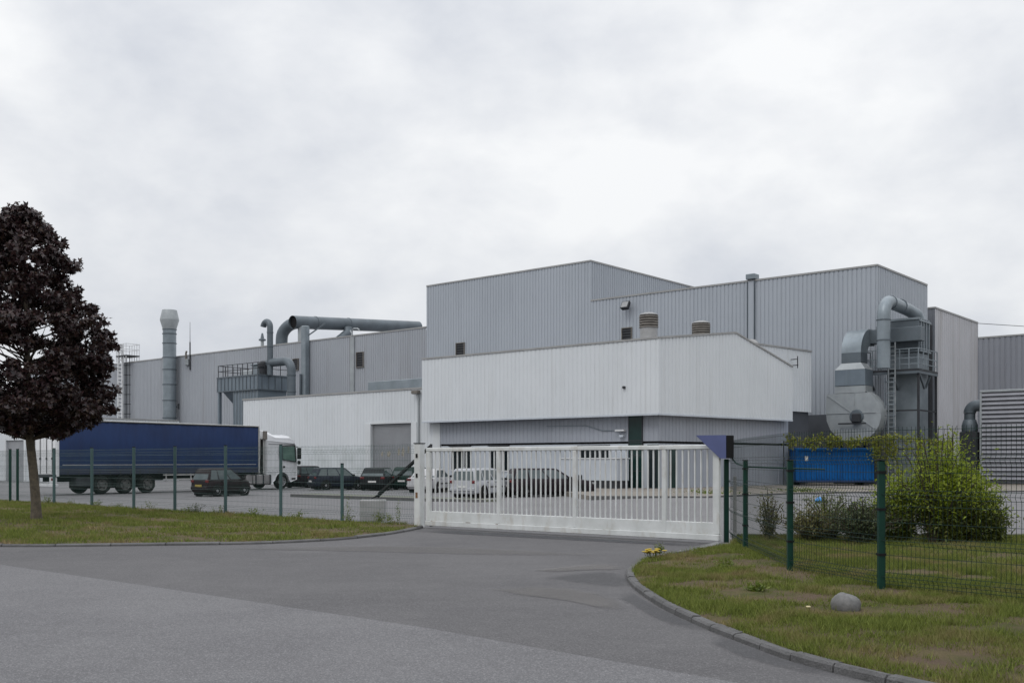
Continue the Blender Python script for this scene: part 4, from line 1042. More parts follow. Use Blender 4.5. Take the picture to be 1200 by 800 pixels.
for x, y in ((-1.55,-2.1),(-1.25,-2.3),(-.95,-2.1)): cg.bar((x,y,2.4),(x,y,7.2),.035)
cg.build('ladder_cage', M['galv'], t, smooth=0)
lg = MB()
for x, y in ((-3.2,-1.3),(.4,-1.3),(.4,2.3)): lg.bar((x,y,-.1),(x,y,7.6),.14)
for z in (2.4,5.0): lg.bar((-3.2,-1.3,z),(.4,-1.3,z),.1); lg.bar((.4,-1.3,z),(.4,2.3,z),.1)
lg.build('support_leg', M['steel_dark'], t, smooth=0)
xb = MB(); xb.rbox(-3.0,-2.31,.2,1.4,10.1,11.0,.03); xb.loft([[(-2.9,.3,10.1),(-2.35,.3,10.1),(-2.35,1.3,10.1),(-2.9,1.3,10.1)],[(-2.7,.6,9.6),(-2.5,.6,9.6),(-2.5,1,9.6),(-2.7,1,9.6)]]); xb.build('inlet_box', M['galv_dark'], t)
t2 = thing('swan_neck_duct', 'round galvanised duct rising from the collector platform and arching over its top', 'duct', (24.75,67.75,0), A40)
p = [(0,0,7.77),(0,0,11.2)] + arc((0,1.1,11.2), 1.1, math.pi, math.pi/2, 10, (0,1,0), (0,0,1)) + [(0,2.4,12.28),(0,4.6,12.2),(.3,5.6,11.9),(.5,5.9,11.2)]
MB().tube(p, .43, 22).build('pipe', M['galv'], t2, smooth=55)
for z in (9.6,10.95): MB().lathe([(.435,z),(.475,z+.01),(.475,z+.07),(.435,z+.08)], n=22).build('joint_ring', M['galv_dark'], t2)
for y in (1.25,3.2): MB().tube([(0,y,12.3),(0,y+.08,12.3)], .475, 22).build('joint_ring', M['galv_dark'], t2)
t2 = MB().rbox(-.16,.16,-.16,.16,-.1,11.2,.05).build('stand_pipe', M['steel_dark'], loc=(29.4,71.6,0)); tag(t2, 'dark upright stand pipe right of the dust collector against the rear block', 'pipe')

# blower with rectangular duct
t = thing('blower', 'big galvanised scroll blower with a square duct rising above the blue container', 'blower', (23.1,68.9,0), A40)
cz, sc = 4.75, 1.72
def volute(s):
    pts = [(-1.85,cz+1.45),(1.0,cz+1.45)]
    for k in range(15):
        a = math.pi/2-.45 - k*(1.5*math.pi-.35)/14; r = sc*(1.0+.012*k); pts.append((r*math.cos(a)+.1, cz+r*math.sin(a)))
    return [(s*(x), z) for x, z in pts]
vp_ = volute(1)
MB().extrude([(x,0,z) for x, z in vp_], (0,1.15,0)).build('scroll_casing', M['galv_pale'], t, smooth=30)
e = MB()
for a, b in (((-1.8,cz+1.35),(1.5,cz-1.0)),((-1.85,cz+.1),(1.55,cz+.1)),((.1,cz+1.4),(.1,cz-1.5))): e.bar((a[0],-.025,a[1]),(b[0],-.025,b[1]),.05,.05)
e.build('stiffener', M['galv_pale'], t, smooth=0)
MB().lathe([(.5,0),(.42,-.12),(.12,-.14)], (.25,-.003,cz-.15), 20, 'y').build('bearing_plate', M['galv_dark'], t)
e = MB(); e.rbox(.05,.6,-.45,-.15,cz-.55,cz+.05,.05); e.bar((-.9,-.3,cz-.62),(1.0,-.3,cz-.62),.1); e.build('bearing_block', M['steel_dark'], t)
e = MB(); e.rbox(-1.25,.85,-.02,1.35,cz+1.455,cz+1.95,.02); e.build('outlet_collar', M['galv_pale'], t)
e = MB(); e.rbox(-1.25,.85,-.06,1.4,cz+1.955,cz+3.05,.02); e.build('silencer_box', M['blue_steel'], t)
MB().loft([[(-1.25,-.06,cz+3.055),(.85,-.06,cz+3.055),(.85,1.4,cz+3.055),(-1.25,1.4,cz+3.055)],[(-.85,.1,cz+3.5),(.5,.1,cz+3.5),(.5,1.25,cz+3.5),(-.85,1.25,cz+3.5)]]).build('transition', M['galv_pale'], t, smooth=0)
MB().rbox(-.85,.5,.1,1.25,cz+3.505,cz+4.2,.01).build('duct_neck', M['galv_dark'], t)
rings = []
for k in range(11):
    a = k/10*math.pi/2; c0, c1 = 1.75, .35
    pi_ = lambda r: (1.95-r*math.cos(a)*1.06, cz+4.2+r*math.sin(a)*.98)
    (yo, zo), (yi, zi) = pi_(c0), pi_(.62)
    rings.append([(-.85,yo,zo),(.5,yo,zo),(.5,yi,zi),(-.85,yi,zi)])
rings.append([(-.85,2.6,rings[-1][0][2]),(.5,2.6,rings[-1][0][2]),(.5,2.6,rings[-1][2][2]),(-.85,2.6,rings[-1][2][2])])
MB().loft(rings).build('duct_elbow', M['galv'], t, smooth=30)
MB().rbox(-.6,3.9,1.75,2.58,cz+4.9,cz+5.85,.02).build('cross_duct', M['galv_dark'], t)
sp = MB(); sp.box(-1.4,1.4,.05,1.1,-.1,.3)
for x in (-1.2,1.1):
    for y in (.15,1.0): sp.bar((x,y,.3),(x,y,cz-.9),.18)
sp.bar((-1.2,.15,1.4),(1.1,.15,2.6),.1)
sp.build('support_frame', M['steel_dark'], t, smooth=0)
MB().lathe([(.55,0),(.55,1.3),(.45,1.4)], (.25,1.16,cz-.2), 18, 'y').build('fan_motor', M['steel_dark'], t)

# blue container
t = thing('blue_container', 'blue ribbed steel skip container standing below the blower', 'container', (18.15,65.0,.07), R(-3))
LB = 4.9
MB().rbox(.05,LB-.05,.05,2.25,.30,2.2,.02).build('body', M['skip_blue'], t)
rb = MB()
for x in np.arange(.35, LB-.2, .33): rb.loft([[(x-.08,.048,.42),(x+.08,.048,.42),(x+.05,-.01,.42),(x-.05,-.01,.42)],[(x-.08,.048,2.08),(x+.08,.048,2.08),(x+.05,-.01,2.08),(x-.05,-.01,2.08)]])
rb.build('side_rib', M['skip_blue'], t, smooth=0)
f = MB(); f.rbox(0,LB,-.03,2.3,2.2,2.36,.02); f.build('top_frame', M['skip_blue'], t)
f = MB(); f.rbox(0,LB,-.03,2.3,.18,.30,.02); f.build('base_frame', pmat('dark blue frame', (.006,.03,.10), None, 3, .6), t)
for x in (0,LB-.12): MB().rbox(x,x+.12,-.035,.1,.302,2.198,.02).build('corner_post', M['skip_blue'], t)
f = MB(); f.box(.3,.6,.1,2.2,0,.18); f.box(LB-.6,LB-.3,.1,2.2,0,.18); f.build('skid', M['steel_dark'], t, smooth=0)
MB().box(.55,.75,-.036,-.031,1.55,1.85).build('sticker', M['plate'], t, smooth=0)

# louvred enclosure and elbow vent at the right
t = thing('louvre_enclosure', 'large grey louvred box at the right edge behind the fence', 'louvred box', (32.2,70,0), A40)
f = MB(); f.rbox(0,.14,-.1,.1,.1,6.3,.02); f.rbox(0,9,-.1,.1,6.3,6.45,.02); f.rbox(8.9,9.04,-.1,.1,.1,6.3,.02); f.build('frame', M['galv_pale'], t)
s = MB(); z = .35
while z < 6.2: s.loft([[(.14,-.12,z),(.14,-.10,z+.02),(.14,.08,z+.26),(.14,.06,z+.24)],[(8.9,-.12,z),(8.9,-.10,z+.02),(8.9,.08,z+.26),(8.9,.06,z+.24)]]); z += .3
s.build('slat', M['louvre'], t, smooth=0)
MB().box(.12,8.9,.12,4,.1,6.3).build('casing', M['dark_clad'], t, smooth=0)
MB().box(-.02,.10,.12,4,.1,6.35).build('side_panel', M['galv_pale'], t, smooth=0)
t = thing('elbow_vent', 'dark grey elbow pipe with a flared foot left of the louvred box', 'vent pipe', (31.9,71.0,0), A40)
MB().tube(arc((.55,0,4.95), .5, math.pi, math.pi/2, 8, (1,0,0), (0,0,1))[0:1] + arc((.55,0,4.95), .5, math.pi, math.pi/2, 8, (1,0,0), (0,0,1))[1:] + [(1.6,0,5.45)], .40, 18).build('elbow', M['galv_dark'], t, smooth=55)
MB().lathe([(.42,4.95),(.36,4.9),(.36,4.5),(.42,4.45),(.52,4.1),(.52,3.7),(.5,3.65)], (.05,0,0), 20).build('flared_foot', M['galv_dark'], t)
MB().rbox(-.5,.7,-.5,.6,-.1,3.64,.05).build('base_box', M['steel_dark'], t)

# white cabinet near the workshop wall
t = thing('white_cabinet', 'long white steel cabinet on a dark base in front of the workshop wall', 'cabinet', (8.34,57.8,0), A40)
MB().rbox(-5.6,-1.55,-1.9,-.7,.48,1.72,.02).build('body', M['panel'], t)
MB().rbox(-5.65,-1.5,-1.95,-.65,1.72,1.78,.01).build('lid', M['steel_white'], t)
MB().box(-5.5,-1.6,-1.85,-.75,.0,.479).build('base', M['steel_dark'], t, smooth=0)
for x in (-4.6,-4.25): MB().box(x,x+.26,-1.92,-1.901,.55,.80).build('vent_opening', M['black'], t, smooth=0)

# ------------------------------------------------------------------ lorry
def wheel(parent, x, y, r, w, rimm, outer, name='wheel'):
    """y = outer face, outer = +1/-1"""
    s = -outer
    tr = MB(); tr.lathe([(r*.60,y),(r*.86,y),(r*.97,y+s*w*.12),(r,y+s*w*.3),(r,y+s*w*.8),(r*.9,y+s*w),(r*.5,y+s*w)], (x,0,r), 26, 'y', False)
    o = tr.build('wheel', M['rubber'], parent)
    rm = MB(); rm.lathe([(r*.60,y-s*.004),(r*.56,y+s*w*.12),(r*.30,y+s*w*.2),(r*.24,y+s*w*.05),(r*.05,y+s*w*.04),(r*.002,y+s*w*.04)], (x,0,r), 20, 'y', False)
    ro = rm.build('rim', rimm, o)
    sl = MB()
    for k in range(5):
        a = 2*math.pi*k/5+.3
        sl.lathe([(r*.075,y+s*w*.10),(r*.06,y+s*w*.1-s*.008)], (x+math.cos(a)*r*.42,0,r+math.sin(a)*r*.42), 8, 'y')
    sl.build('rim_hole', M['black'], o)
    return o

def lorry():
    u = Vector((.59,.807)).normalized(); ang = math.atan2(u.y, u.x)
    t = thing('articulated_lorry', 'white cabbed articulated lorry with a dark blue curtain sided trailer in the yard', 'lorry', (-24.06,53.8,-.22), ang)
    # x forward from the trailer tail, right side at y=0, left side at y=2.5
    L = 13.55
    c = MB(); n = 60
    rows = [(.03,1.22),(.0,1.35),(.0,3.9),(.02,3.95)]
    cur = MB()
    xs_ = np.linspace(.12, L-.12, 2*n+1)
    vs = []
    for i, x in enumerate(xs_):
        o = .012*math.sin(i*math.pi/2) + .01*math.sin(i*.37)
        for y, z in rows: vs.append((x, y+o, z))
    k = len(rows)
    cur.add(vs, [(i*k+j, (i+1)*k+j, (i+1)*k+j+1, i*k+j+1) for i in range(len(xs_)-1) for j in range(k-1)])
    cur.build('curtain', M['curtain'], t, smooth=60)
    MB().box(.12,L-.12,.05,2.45,1.2,3.94).build('trailer_body', M['curtain'], t, smooth=0)
    MB().box(.12,L-.12,-.018,.02,1.10,1.42).build('curtain_hem', M['curtain_low'], t, smooth=0)
    MB().box(.3,L-.3,-.026,-.019,1.60,1.63).build('hem_strap', M['trim_pale'], t, smooth=0)
    for x in np.arange(.6, L-.3, .62): MB().box(x-.02,x+.02,-.03,-.0185,1.05,1.30).build('strap_buckle', M['steel_dark'], t, smooth=0)
    MB().rbox(0,L,-.04,2.54,3.99,4.06,.02).build('roof_rail', M['trim_pale'], t)
    MB().box(.1,L-.1,-.03,2.53,3.945,3.988).build('curtain_track', M['steel_dark'], t, smooth=0)
    MB().box(1.9,6.2,.40,2.1,.32,.70).build('axle_unit', M['black'], t, smooth=0)
    MB().rbox(L-.1,L,-.03,2.53,1.05,3.944,.01).build('front_wall', M['trim_pale'], t)
    # tail: frame, two doors with locking bars
    f = MB(); f.rbox(-.03,.1,-.04,.06,1.0,3.949,.01); f.rbox(-.03,.1,2.44,2.54,1.0,3.949,.01); f.build('tail_frame', M['steel_white'], t)
    for y0 in (.07,1.255):
        d_ = MB().rbox(-.05,.02,y0,y0+1.17,1.12,3.9,.015).build('rear_door', M['truck_white'], t)
        b = MB()
        for y in (y0+.3,y0+.85): b.tube([(-.075,y,1.15),(-.075,y,3.88)], .018, 6); b.box(-.1,-.051,y-.05,y+.05,1.9,2.0)
        for z in (1.4,2.3,3.2): b.box(-.07,-.051,y0 if y0 < 1 else y0+1.09,(y0 if y0 < 1 else y0+1.09)+.08,z,z+.1)
        b.build('locking_bar', M['steel_dark'], d_, smooth=0)
    MB().rbox(-.06,.12,.02,2.48,.98,1.10,.02).build('tail_sill', M['steel_dark'], t)
    bm_ = MB().rbox(-.08,.10,.05,2.45,.45,.62,.02).build('tail_bumper', M['steel_white'], t)
    MB().rbox(-.05,.05,.08,.7,.62,.97,.02).build('light_panel', M['steel_white'], t)
    MB().rbox(-.05,.05,1.8,2.42,.62,.97,.02).build('light_panel', M['steel_white'], t)
    for y in (.15,2.0): MB().box(-.06,-.051,y,y+.35,.78,.92).build('tail_light', M['red_lamp'], t, smooth=0)
    MB().box(.15,L-.1,.35,2.15,.92,1.09).build('chassis', M['black'], t, smooth=0)
    ch = MB(); ch.box(.2,12.5,.7,.85,.7,.92); ch.box(.2,12.5,1.65,1.8,.7,.92); ch.build('chassis_rail', M['black'], t, smooth=0)
    for x in (2.62,4.04,5.46):
        wheel(t, x, -.0, .52, .38, M['rim_dark'], -1); wheel(t, x, 2.5, .52, .38, M['rim_dark'], 1)
        m_ = MB(); pts = [(x+.62*math.cos(a), z_) for a, z_ in ()]
        m_.loft([[(x+r_*math.cos(a), y_, .52+r_*math.sin(a)) for r_, y_ in ((.60,.02),(.60,.4),(.57,.4),(.57,.02))] for a in np.linspace(.35, math.pi-.35, 12)])
        m_.build('mudguard', M['black'], t)
    ub = MB(); ub.rbox(1.1,1.95,.05,.6,.45,.95,.03); ub.build('toolbox', M['steel_dark'], t)
    sg = MB()
    for z in (.72,.98): sg.box(6.5,10.4,.02,.06,z,z+.08)
    for x in (6.7,8.4,10.2): sg.box(x,x+.06,.061,.12,.65,1.09)
    sg.build('side_guard', M['trim_pale'], t, smooth=0)
    lg = MB(); lg.box(10.7,10.85,.5,.65,.3,.95); lg.box(10.6,10.95,.42,.72,.22,.3); lg.bar((10.78,.57,.5),(10.2,.57,.9),.07); lg.build('landing_leg', M['trim_pale'], t, smooth=0)
    # ---- tractor: x from 10.6 to 16.7, right side at y=0
    X0, X1 = 14.15, 16.7
    tc_ = MB(); tc_.box(10.9,X1-.2,.75,1.75,.55,.9); tc_.build('tractor_chassis', M['black'], t, smooth=0)
    # cab shell from side profile, rings across the width
    prof = [(X0,.75),(X0,3.0),(X0+.02,3.1),(X0+.25,3.12),(X1-.22,2.98),(X1-.1,2.82),(X1-.02,1.7),(X1,1.0),(X1-.03,.62),(X1-.55,.45),(X1-.62,.5)]
    prof += [(15.42+.6*math.cos(a), .5+.6*math.sin(a)) for a in np.linspace(.15, math.pi-.15, 9)] + [(X0+.55,.5),(X0,.5)]
    rings = []
    for y, s in ((.06,.0),(.0,1),(2.5,1),(2.44,0)):
        cx, cz_ = 15.4, 1.7
        rings.append([(cx+(x-cx)*(.985 if s == 0 else 1), y, cz_+(z-cz_)*(.985 if s == 0 else 1)) for x, z in prof])
    cab = MB().loft(rings[::-1]).build('cab', M['truck_white'], t, smooth=40)
    # roof fairing
    fr__ = []
    for y, zs_ in ((.10,.55),(.25,.8),(.8,1.0),(1.7,1.0),(2.25,.8),(2.4,.55)):
        p_ = [(X0+.02,3.05),(X0+.02,3.1+.72*zs_),(X0+.3,3.12+.68*zs_),(X0+.8,3.1+.42*zs_),(X1-.55,3.05+.50*zs_),(X1-.2,3.0+.30*zs_),(X1-.06,2.9)]
        fr__.append([(x,y,z) for x, z in p_])
    MB().loft(fr__).build('roof_fairing', M['truck_white'], t, smooth=45)
    MB().rbox(X0-.25,X0+.08,.05,.14,3.2,3.75,.02).build('side_deflector', M['vent_brown'], t)
    MB().rbox(X0-.25,X0-.01,.2,2.3,1.0,3.3,.03).build('cab_rear_wall', M['trim_pale'], t)
    b = MB(); b.rbox(X0-.34,X0-.26,.3,.9,1.1,2.0,.02); b.tube([(X0-.2,.25,1.0),(X0-.2,.25,3.2)], .07, 8); b.build('air_line', M['black'], t)
    wv = MB(); wv.extrude([(X0+1.3,-.012,1.95),(X0+1.3,-.012,2.75),(X1-.28,-.012,2.80),(X1-.16,-.012,1.80)][::-1], (0,.03,0)); wo = wv.build('side_window', M['cab_glass'], cab, smooth=0)
    fm = MB(); fm.bar((X0+1.27,-.006,1.92),(X0+1.27,-.006,2.80),.05); fm.bar((X0+1.27,-.006,2.80),(X1-.25,-.006,2.86),.05); fm.bar((X1-.25,-.006,2.86),(X1-.13,-.006,1.78),.06); fm.bar((X0+1.27,-.006,1.93),(X1-.13,-.006,1.77),.05); fm.build('window_frame', M['black'], wo, smooth=0)
    MB().rbox(X0+1.02,X0+1.25,-.012,.02,2.0,2.75,.01).build('quarter_panel', M['black'], cab)
    MB().loft([[(X1-.105,.2,2.78),(X1-.105,2.3,2.78),(X1-.005,2.3,1.72),(X1-.005,.2,1.72)],[(X1-.085,.2,2.78),(X1-.085,2.3,2.78),(X1+.012,2.3,1.72),(X1+.012,.2,1.72)]]).build('windscreen', M['glass_green'], cab, smooth=0)
    mr = MB(); mr.rbox(X1-.1,X1+.12,-.28,-.06,1.95,2.7,.03); mr.bar((X1-.05,-.1,2.75),(X1-.05,.05,2.75),.05); mr.rbox(X1-.08,X1+.1,-.25,-.08,1.6,1.85,.03); mr.build('mirror', M['black'], cab)
    MB().rbox(X0+1.32,X0+1.5,-.03,.0,1.38,1.5,.01).build('door_handle', M['black'], cab)
    dl = MB(); dl.box(X0+1.2,X0+1.215,-.004,.0,.95,2.85); dl.box(X0+.1,X1-.1,-.004,0,1.08,1.095); dl.box(X0+.1,X1-.25,-.005,0,2.9,2.93); dl.build('door_seam', M['steel_dark'], cab, smooth=0)
    MB().rbox(X1-.02,X1+.03,.3,2.2,.75,1.5,.01).build('grille', M['black'], cab)
    for y in (.08,2.05): MB().rbox(X1-.02,X1+.035,y,y+.35,.62,.8,.02).build('headlight', M['clear_lamp'], cab)
    MB().rbox(X1-.5,X1-.15,-.006,.0,.62,.72,.002).build('step_slot', M['black'], cab)
    wheel(t, 15.42, .02, .51, .34, M['rim'], -1); wheel(t, 15.42, 2.48, .51, .34, M['rim'], 1)
    wheel(t, 11.9, .0, .51, .55, M['rim_dark'], -1); wheel(t, 11.9, 2.5, .51, .55, M['rim_dark'], 1)
    for x0_, x1_ in ((12.55,13.05),(13.1,14.6)):
        MB().rbox(x0_,x1_,.02,.7,.32,.98,.08).build('fuel_tank', M['tank'], t)
    for x in (13.25,13.85,14.4): MB().rbox(x,x+.05,.012,.72,.31,.99,.08).build('tank_strap', M['steel_dark'], t)
lorry()

# ------------------------------------------------------------------ cars
def car(name, label, cat, X, Y, head, L, W, H, paint, style='hatch', plate='plate', rim='rim', glass='car_glass', tail=True):
    """head = heading in degrees; x forward, y left; origin on the ground"""
    t = thing(name, label, cat, (X,Y,yard_z(X,Y)-.012), R(head), 'cars parked in the works yard')
    hw = W/2; zb = .20
    S = {'hatch': dict(belt=.63, rb=-.485, rt=-.40, ft=.10, fb=.27, nose=.50, tailz=.60),
         'estate': dict(belt=.63, rb=-.49, rt=-.44, ft=.06, fb=.24, nose=.50, tailz=.60),
         'suv': dict(belt=.60, rb=-.49, rt=-.45, ft=.08, fb=.24, nose=.58, tailz=.58),
         'mini': dict(belt=.60, rb=-.485, rt=-.41, ft=.08, fb=.33, nose=.50, tailz=.57),
         'saloon': dict(belt=.64, rb=-.36, rt=-.24, ft=.08, fb=.25, nose=.50, tailz=.62)}[style]
    bz = S['belt']*H
    stn = [(-.5,.42*H,.80,.30),(-.492,S['tailz']*H-.03,.90,.24),(-.475,S['tailz']*H+.01,.95,.21),(-.36,bz,.99,zb),(-.1,bz,1,zb),(.18,bz,1,zb),
           (S['fb']+.02,bz-.02,.99,zb),(.40,(S['nose']+.07)*H,.96,zb),(.455,(S['nose']+.03)*H,.91,.21),(.485,(S['nose']-.05)*H,.83,.25),(.5,.34*H,.72,.30)]
    rings = []
    for fx, zt, fw, z0_ in stn:
        w_ = hw*fw; zm = z0_+(zt-z0_)*.55
        half = [(w_*.82,z0_),(w_*.96,z0_+.07),(w_*1.0,zm),(w_*.985,zt-.09),(w_*.93,zt-.02),(w_*.80,zt+.005),(w_*.4,zt+.02)]
        rings.append([(fx*L,-a,b) for a, b in half]+[(fx*L,a,b) for a, b in half[::-1]])
    body = MB().loft(rings).build('body', paint, t, smooth=38)
    MB().box(-.44*L,.44*L,-hw*.86,hw*.86,.07,.26).build('underbody_shade', M['black'], t, smooth=0)  # black block added to deepen the shade beneath the car
    # cabin
    def ring(z, x0, x1, w_): return [(x0*L,-w_+.03,z),(x0*L+.03,-w_,z),(x1*L-.05,-w_,z),(x1*L,-w_+.10,z),(x1*L,w_-.10,z),(x1*L-.05,w_,z),(x0*L+.03,w_,z),(x0*L,w_-.03,z)]
    wb, wt = hw*.93, hw*.74
    MB().loft([ring(bz-.03,S['rb'],S['fb'],wb), ring(H-.07,S['rt']+(S['rb']-S['rt'])*.06,S['ft']+(S['fb']-S['ft'])*.06,wt+.012), ring(H-.02,S['rt']+.01,S['ft']-.01,wt-.03), ring(H,S['rt']+.04,S['ft']-.05,wt-.13)]).build('cabin', paint, t, smooth=38)
    zl, zh = bz+.01, H-.085
    def edge(z, a, b): k = (z-(bz-.03))/(H-.07-(bz-.03)); return a+(b-a)*k
    def side_y(z): return edge(z, wb, wt+.012)
    for sgn in (-1,1):
        xr0, xr1 = edge(zl,S['rb'],S['rt']), edge(zh,S['rb'],S['rt']); xf0, xf1 = edge(zl,S['fb'],S['ft']), edge(zh,S['fb'],S['ft'])
        cuts = [(.05,.27),(.30,.60),(.63,.94)] if style != 'saloon' else [(.08,.50),(.53,.93)]
        for a, b in cuts:
            P_ = []
            for f, z in ((a,zl),(b,zl),(b,zh),(a,zh)):
                x0_, x1_ = (xr0,xf0) if z == zl else (xr1,xf1)
                P_.append(Vector(((x0_+(x1_-x0_)*f)*L, sgn*(side_y(z)+.006), z)))
            MB().extrude(P_ if sgn < 0 else P_[::-1], (0,-sgn*.012,0)).build('side_window', M[glass], t, smooth=0)
        MB().rbox((S['fb']-.075)*L,(S['fb']-.03)*L,*( sorted((sgn*hw*.97, sgn*(hw*.97+.17))) ),bz-.02,bz+.11,.03).build('mirror', M['black'], t)
    k = wb-.10, wt-.06
    MB().loft([[(edge(z,S['rb'],S['rt'])*L-.008+d_, y, z) for z, y in ((zl,-k[0]),(zl,k[0]),(zh,k[1]),(zh,-k[1]))] for d_ in (0,.012)]).build('rear_window', M[glass], t, smooth=0)
    MB().loft([[(edge(z,S['fb'],S['ft'])*L+.008-d_, y, z) for z, y in ((zl+.02,-k[0]),(zl+.02,k[0]),(zh,k[1]),(zh,-k[1]))] for d_ in (0,.012)]).build('windscreen', M[glass], t, smooth=0)
    r = .30
    for fx in (-.30,.315):
        for sgn in (-1,1): MB().lathe([(r+.055,sgn*(hw*1.0+.002)),(r+.045,sgn*(hw+.006)),(.05,sgn*(hw+.006))], (fx*L,0,r+.01), 24, 'y').build('wheel_arch', M['black'], t)
        for sgn in (-1,1): wheel(t, fx*L, sgn*(hw+.022), r, .2, M[rim], sgn)
    for sgn in (-1,1):
        MB().rbox(-.502*L,-.475*L,*sorted((sgn*hw*.62,sgn*hw*.93)),.50*H,.60*H,.02).build('tail_light', M['red_lamp'], t)
        MB().rbox(.45*L,.49*L,*sorted((sgn*hw*.50,sgn*hw*.86)),(S['nose']-.07)*H,(S['nose']+.0)*H,.02).build('headlight', M['clear_lamp'], t)
    MB().rbox(-.515*L,-.485*L,-hw*.9,hw*.9,.24*H,.36*H,.03).build('bumper', paint if tail else M['black'], t)
    MB().rbox(.478*L,.512*L,-hw*.82,hw*.82,.20*H,.33*H,.03).build('bumper', paint if tail else M['black'], t)
    MB().box(-.522*L,-.5145*L,-.25,.25,.36*H-.01,.36*H+.10).build('number_plate', M[plate], t, smooth=0)
    MB().box(.485*L,.515*L,-.25,.25,.345*H,.345*H+.09).build('number_plate', M[plate], t, smooth=0)
    ss = MB()
    for sgn in (-1,1):
        ss.box(-.2*L,.2*L,*sorted((sgn*(hw*.985),sgn*(hw+.012))),.36*H,.40*H)
        for fx in (-.03,-.22 if style != 'saloon' else -.2): ss.box(fx*L,fx*L+.14,*sorted((sgn*hw*.985,sgn*(hw*1.0+.014))),bz-.10,bz-.07)
    ss.build('door_trim', M['black'], t, smooth=0)
    return t

maroon = carpaint('dark maroon paint', (.016,.009,.011)); navy = carpaint('blue black paint', (.016,.019,.030)); blk = carpaint('black paint', (.012,.012,.014))
aub = carpaint('dark aubergine paint', (.016,.011,.016)); dgreen = carpaint('dark green paint', (.010,.026,.021)); silver = carpaint('silver white paint', (.38,.39,.415)); wht = carpaint('white paint', (.44,.44,.45)); char = carpaint('dark plum grey paint', (.017,.012,.016))
car('parked_car', 'small maroon black car with a yellow rear plate in front of the lorry trailer', 'car', -15.3, 53.6, 57, 2.95, 1.42, 1.45, maroon, 'mini', 'plate_y')
car('parked_car', 'dark estate car half hidden right behind the white lorry cab', 'car', -14.15, 71.2, 62, 4.0, 1.65, 1.50, aub, 'estate')
car('parked_car', 'blue black hatchback with its side turned to the fence next to the lorry', 'car', -11.2, 65.3, 30, 3.5, 1.6, 1.42, navy, 'hatch', 'plate')
car('parked_car', 'black hatchback seen from behind in front of the roller shutter', 'car', -8.45, 65.0, 84, 4.0, 1.68, 1.43, blk, 'hatch', 'plate')
car('parked_car', 'dark green estate car behind the slanting black pole', 'car', -6.35, 66.6, 72, 4.2, 1.68, 1.46, dgreen, 'estate', 'plate')
car('parked_car', 'white saloon with red tail lights just behind the left gate post', 'car', -4.75, 60.5, 74, 4.2, 1.70, 1.38, wht, 'saloon', 'plate')
car('parked_car', 'silver white people carrier with red rear lamps behind the gate bars', 'car', -1.45, 51.6, 58, 3.8, 1.62, 1.47, silver, 'suv', 'plate')
car('parked_car', 'long dark plum estate seen side on behind the gate bars', 'car', 1.95, 52.6, 12, 4.5, 1.7, 1.45, char, 'estate', 'plate', 'rim_dark')

# overhead wire at far right
t = MB().tube([(42,99,15.2),(58,104,15.0),(80,112,16)], .03, 5).build('overhead_wire', M['steel_dark']); tag(t, 'thin overhead wire above the far right hall', 'wire')

# ------------------------------------------------------------------ sky and sun
w = bpy.data.worlds.new('World'); scene.world = w; w.use_nodes = True
nt = w.node_tree; bg = nt.nodes['Background']
sky = _n(nt, 'ShaderNodeTexSky', sky_type='NISHITA'); sky.sun_disc = False
SUN_EL, SUN_ROT = R(48), R(215)
sky.sun_elevation = SUN_EL; sky.sun_rotation = SUN_ROT
tc = _n(nt, 'ShaderNodeTexCoord').outputs['Generated']
sep = _n(nt, 'ShaderNodeSeparateXYZ'); nt.links.new(tc, sep.inputs[0])
zc_ = _n(nt, 'ShaderNodeMath', operation='MAXIMUM'); nt.links.new(sep.outputs[2], zc_.inputs[0]); zc_.inputs[1].default_value = 0
mp_ = _n(nt, 'ShaderNodeMapping'); mp_.inputs['Scale'].default_value = (1,1,1.7); mp_.inputs['Location'].default_value = (3.1,.7,1.3); mp_.inputs['Rotation'].default_value = (0,R(-5),0)
nt.links.new(tc, mp_.inputs['Vector'])
n1 = noise(nt, mp_.outputs[0], 2.6, 5, .5, 0); n2 = noise(nt, mp_.outputs[0], 8.0, 6, .55, .15)
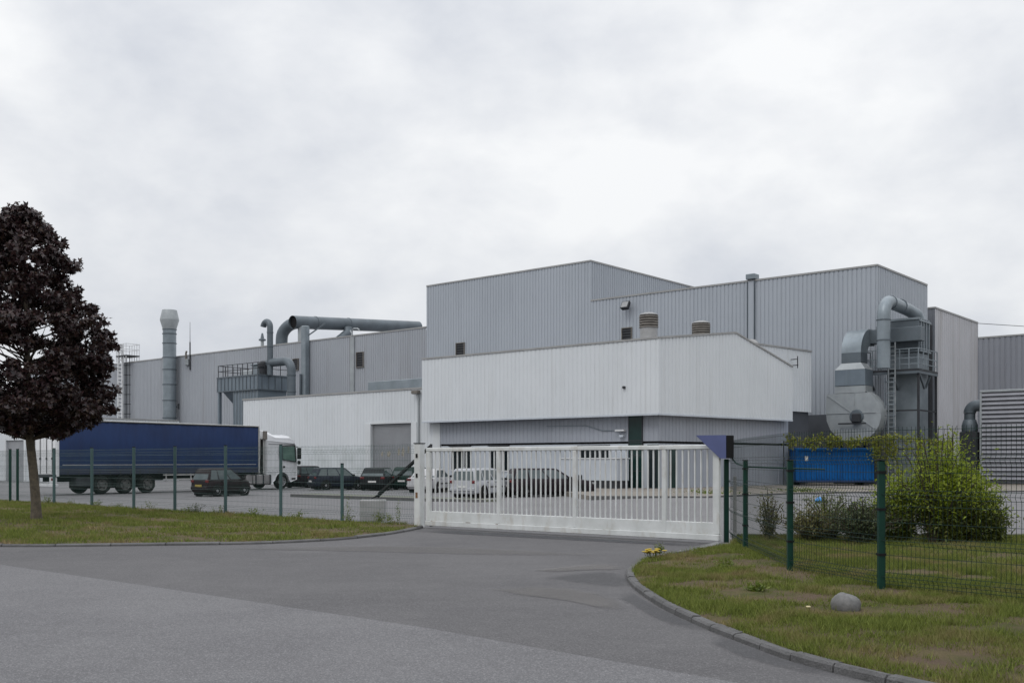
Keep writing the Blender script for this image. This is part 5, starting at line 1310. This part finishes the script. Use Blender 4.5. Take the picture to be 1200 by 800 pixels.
mixn = _n(nt, 'ShaderNodeMath', operation='MULTIPLY_ADD'); nt.links.new(n2, mixn.inputs[0]); mixn.inputs[1].default_value = .42
mm = _n(nt, 'ShaderNodeMath', operation='MULTIPLY'); nt.links.new(n1, mm.inputs[0]); mm.inputs[1].default_value = .8
nt.links.new(mm.outputs[0], mixn.inputs[2])
f = ramp(nt, mixn.outputs[0], .46, .74)
cl = mixc(nt, f, (.67,.70,.76), (.975,.985,.995))
gr = _n(nt, 'ShaderNodeValToRGB'); e = gr.color_ramp.elements
e[0].position = 0; e[0].color = (.90,.90,.90,1); e[1].position = 1; e[1].color = (2.3,2.3,2.3,1)
for p, c in ((.22,1.0),(.42,1.06),(.55,1.6)): q = e.new(p); q.color = (c,c,c,1)
nt.links.new(zc_.outputs[0], gr.inputs[0])
cl = mixc(nt, 1.0, cl, gr.outputs[0], 'MULTIPLY')
sk = mixc(nt, 1.0, sky.outputs[0], (.07,.07,.07), 'MULTIPLY')
fin = mixc(nt, .93, sk, cl)
nt.links.new(fin, bg.inputs[0]); bg.inputs[1].default_value = 1.0

sl = bpy.data.lights.new('sun', 'SUN'); sl.energy = .7; sl.angle = R(18); sl.color = (1,.97,.93)
so = bpy.data.objects.new('sun', sl); COL.objects.link(so)
sd_ = Vector((math.sin(SUN_ROT)*math.cos(SUN_EL), math.cos(SUN_ROT)*math.cos(SUN_EL), math.sin(SUN_EL)))
so.rotation_euler = (-sd_).to_track_quat('-Z', 'Y').to_euler(); so.location = (0,-10,40)

# ------------------------------------------------------------------ camera
cam = bpy.data.cameras.new('camera'); co = bpy.data.objects.new('camera', cam); COL.objects.link(co)
co.location = (0,0,1.6); co.rotation_euler = (R(90),0,0)
cam.sensor_width = 36; cam.lens = 36*1192/1200; cam.shift_y = 140/1200; cam.clip_end = 3000; cam.clip_start = .1
scene.camera = co
vs_ = scene.view_settings
vs_.view_transform = 'Standard'; vs_.look = 'None'; vs_.gamma = 1; vs_.use_curve_mapping = False; vs_.exposure = 0
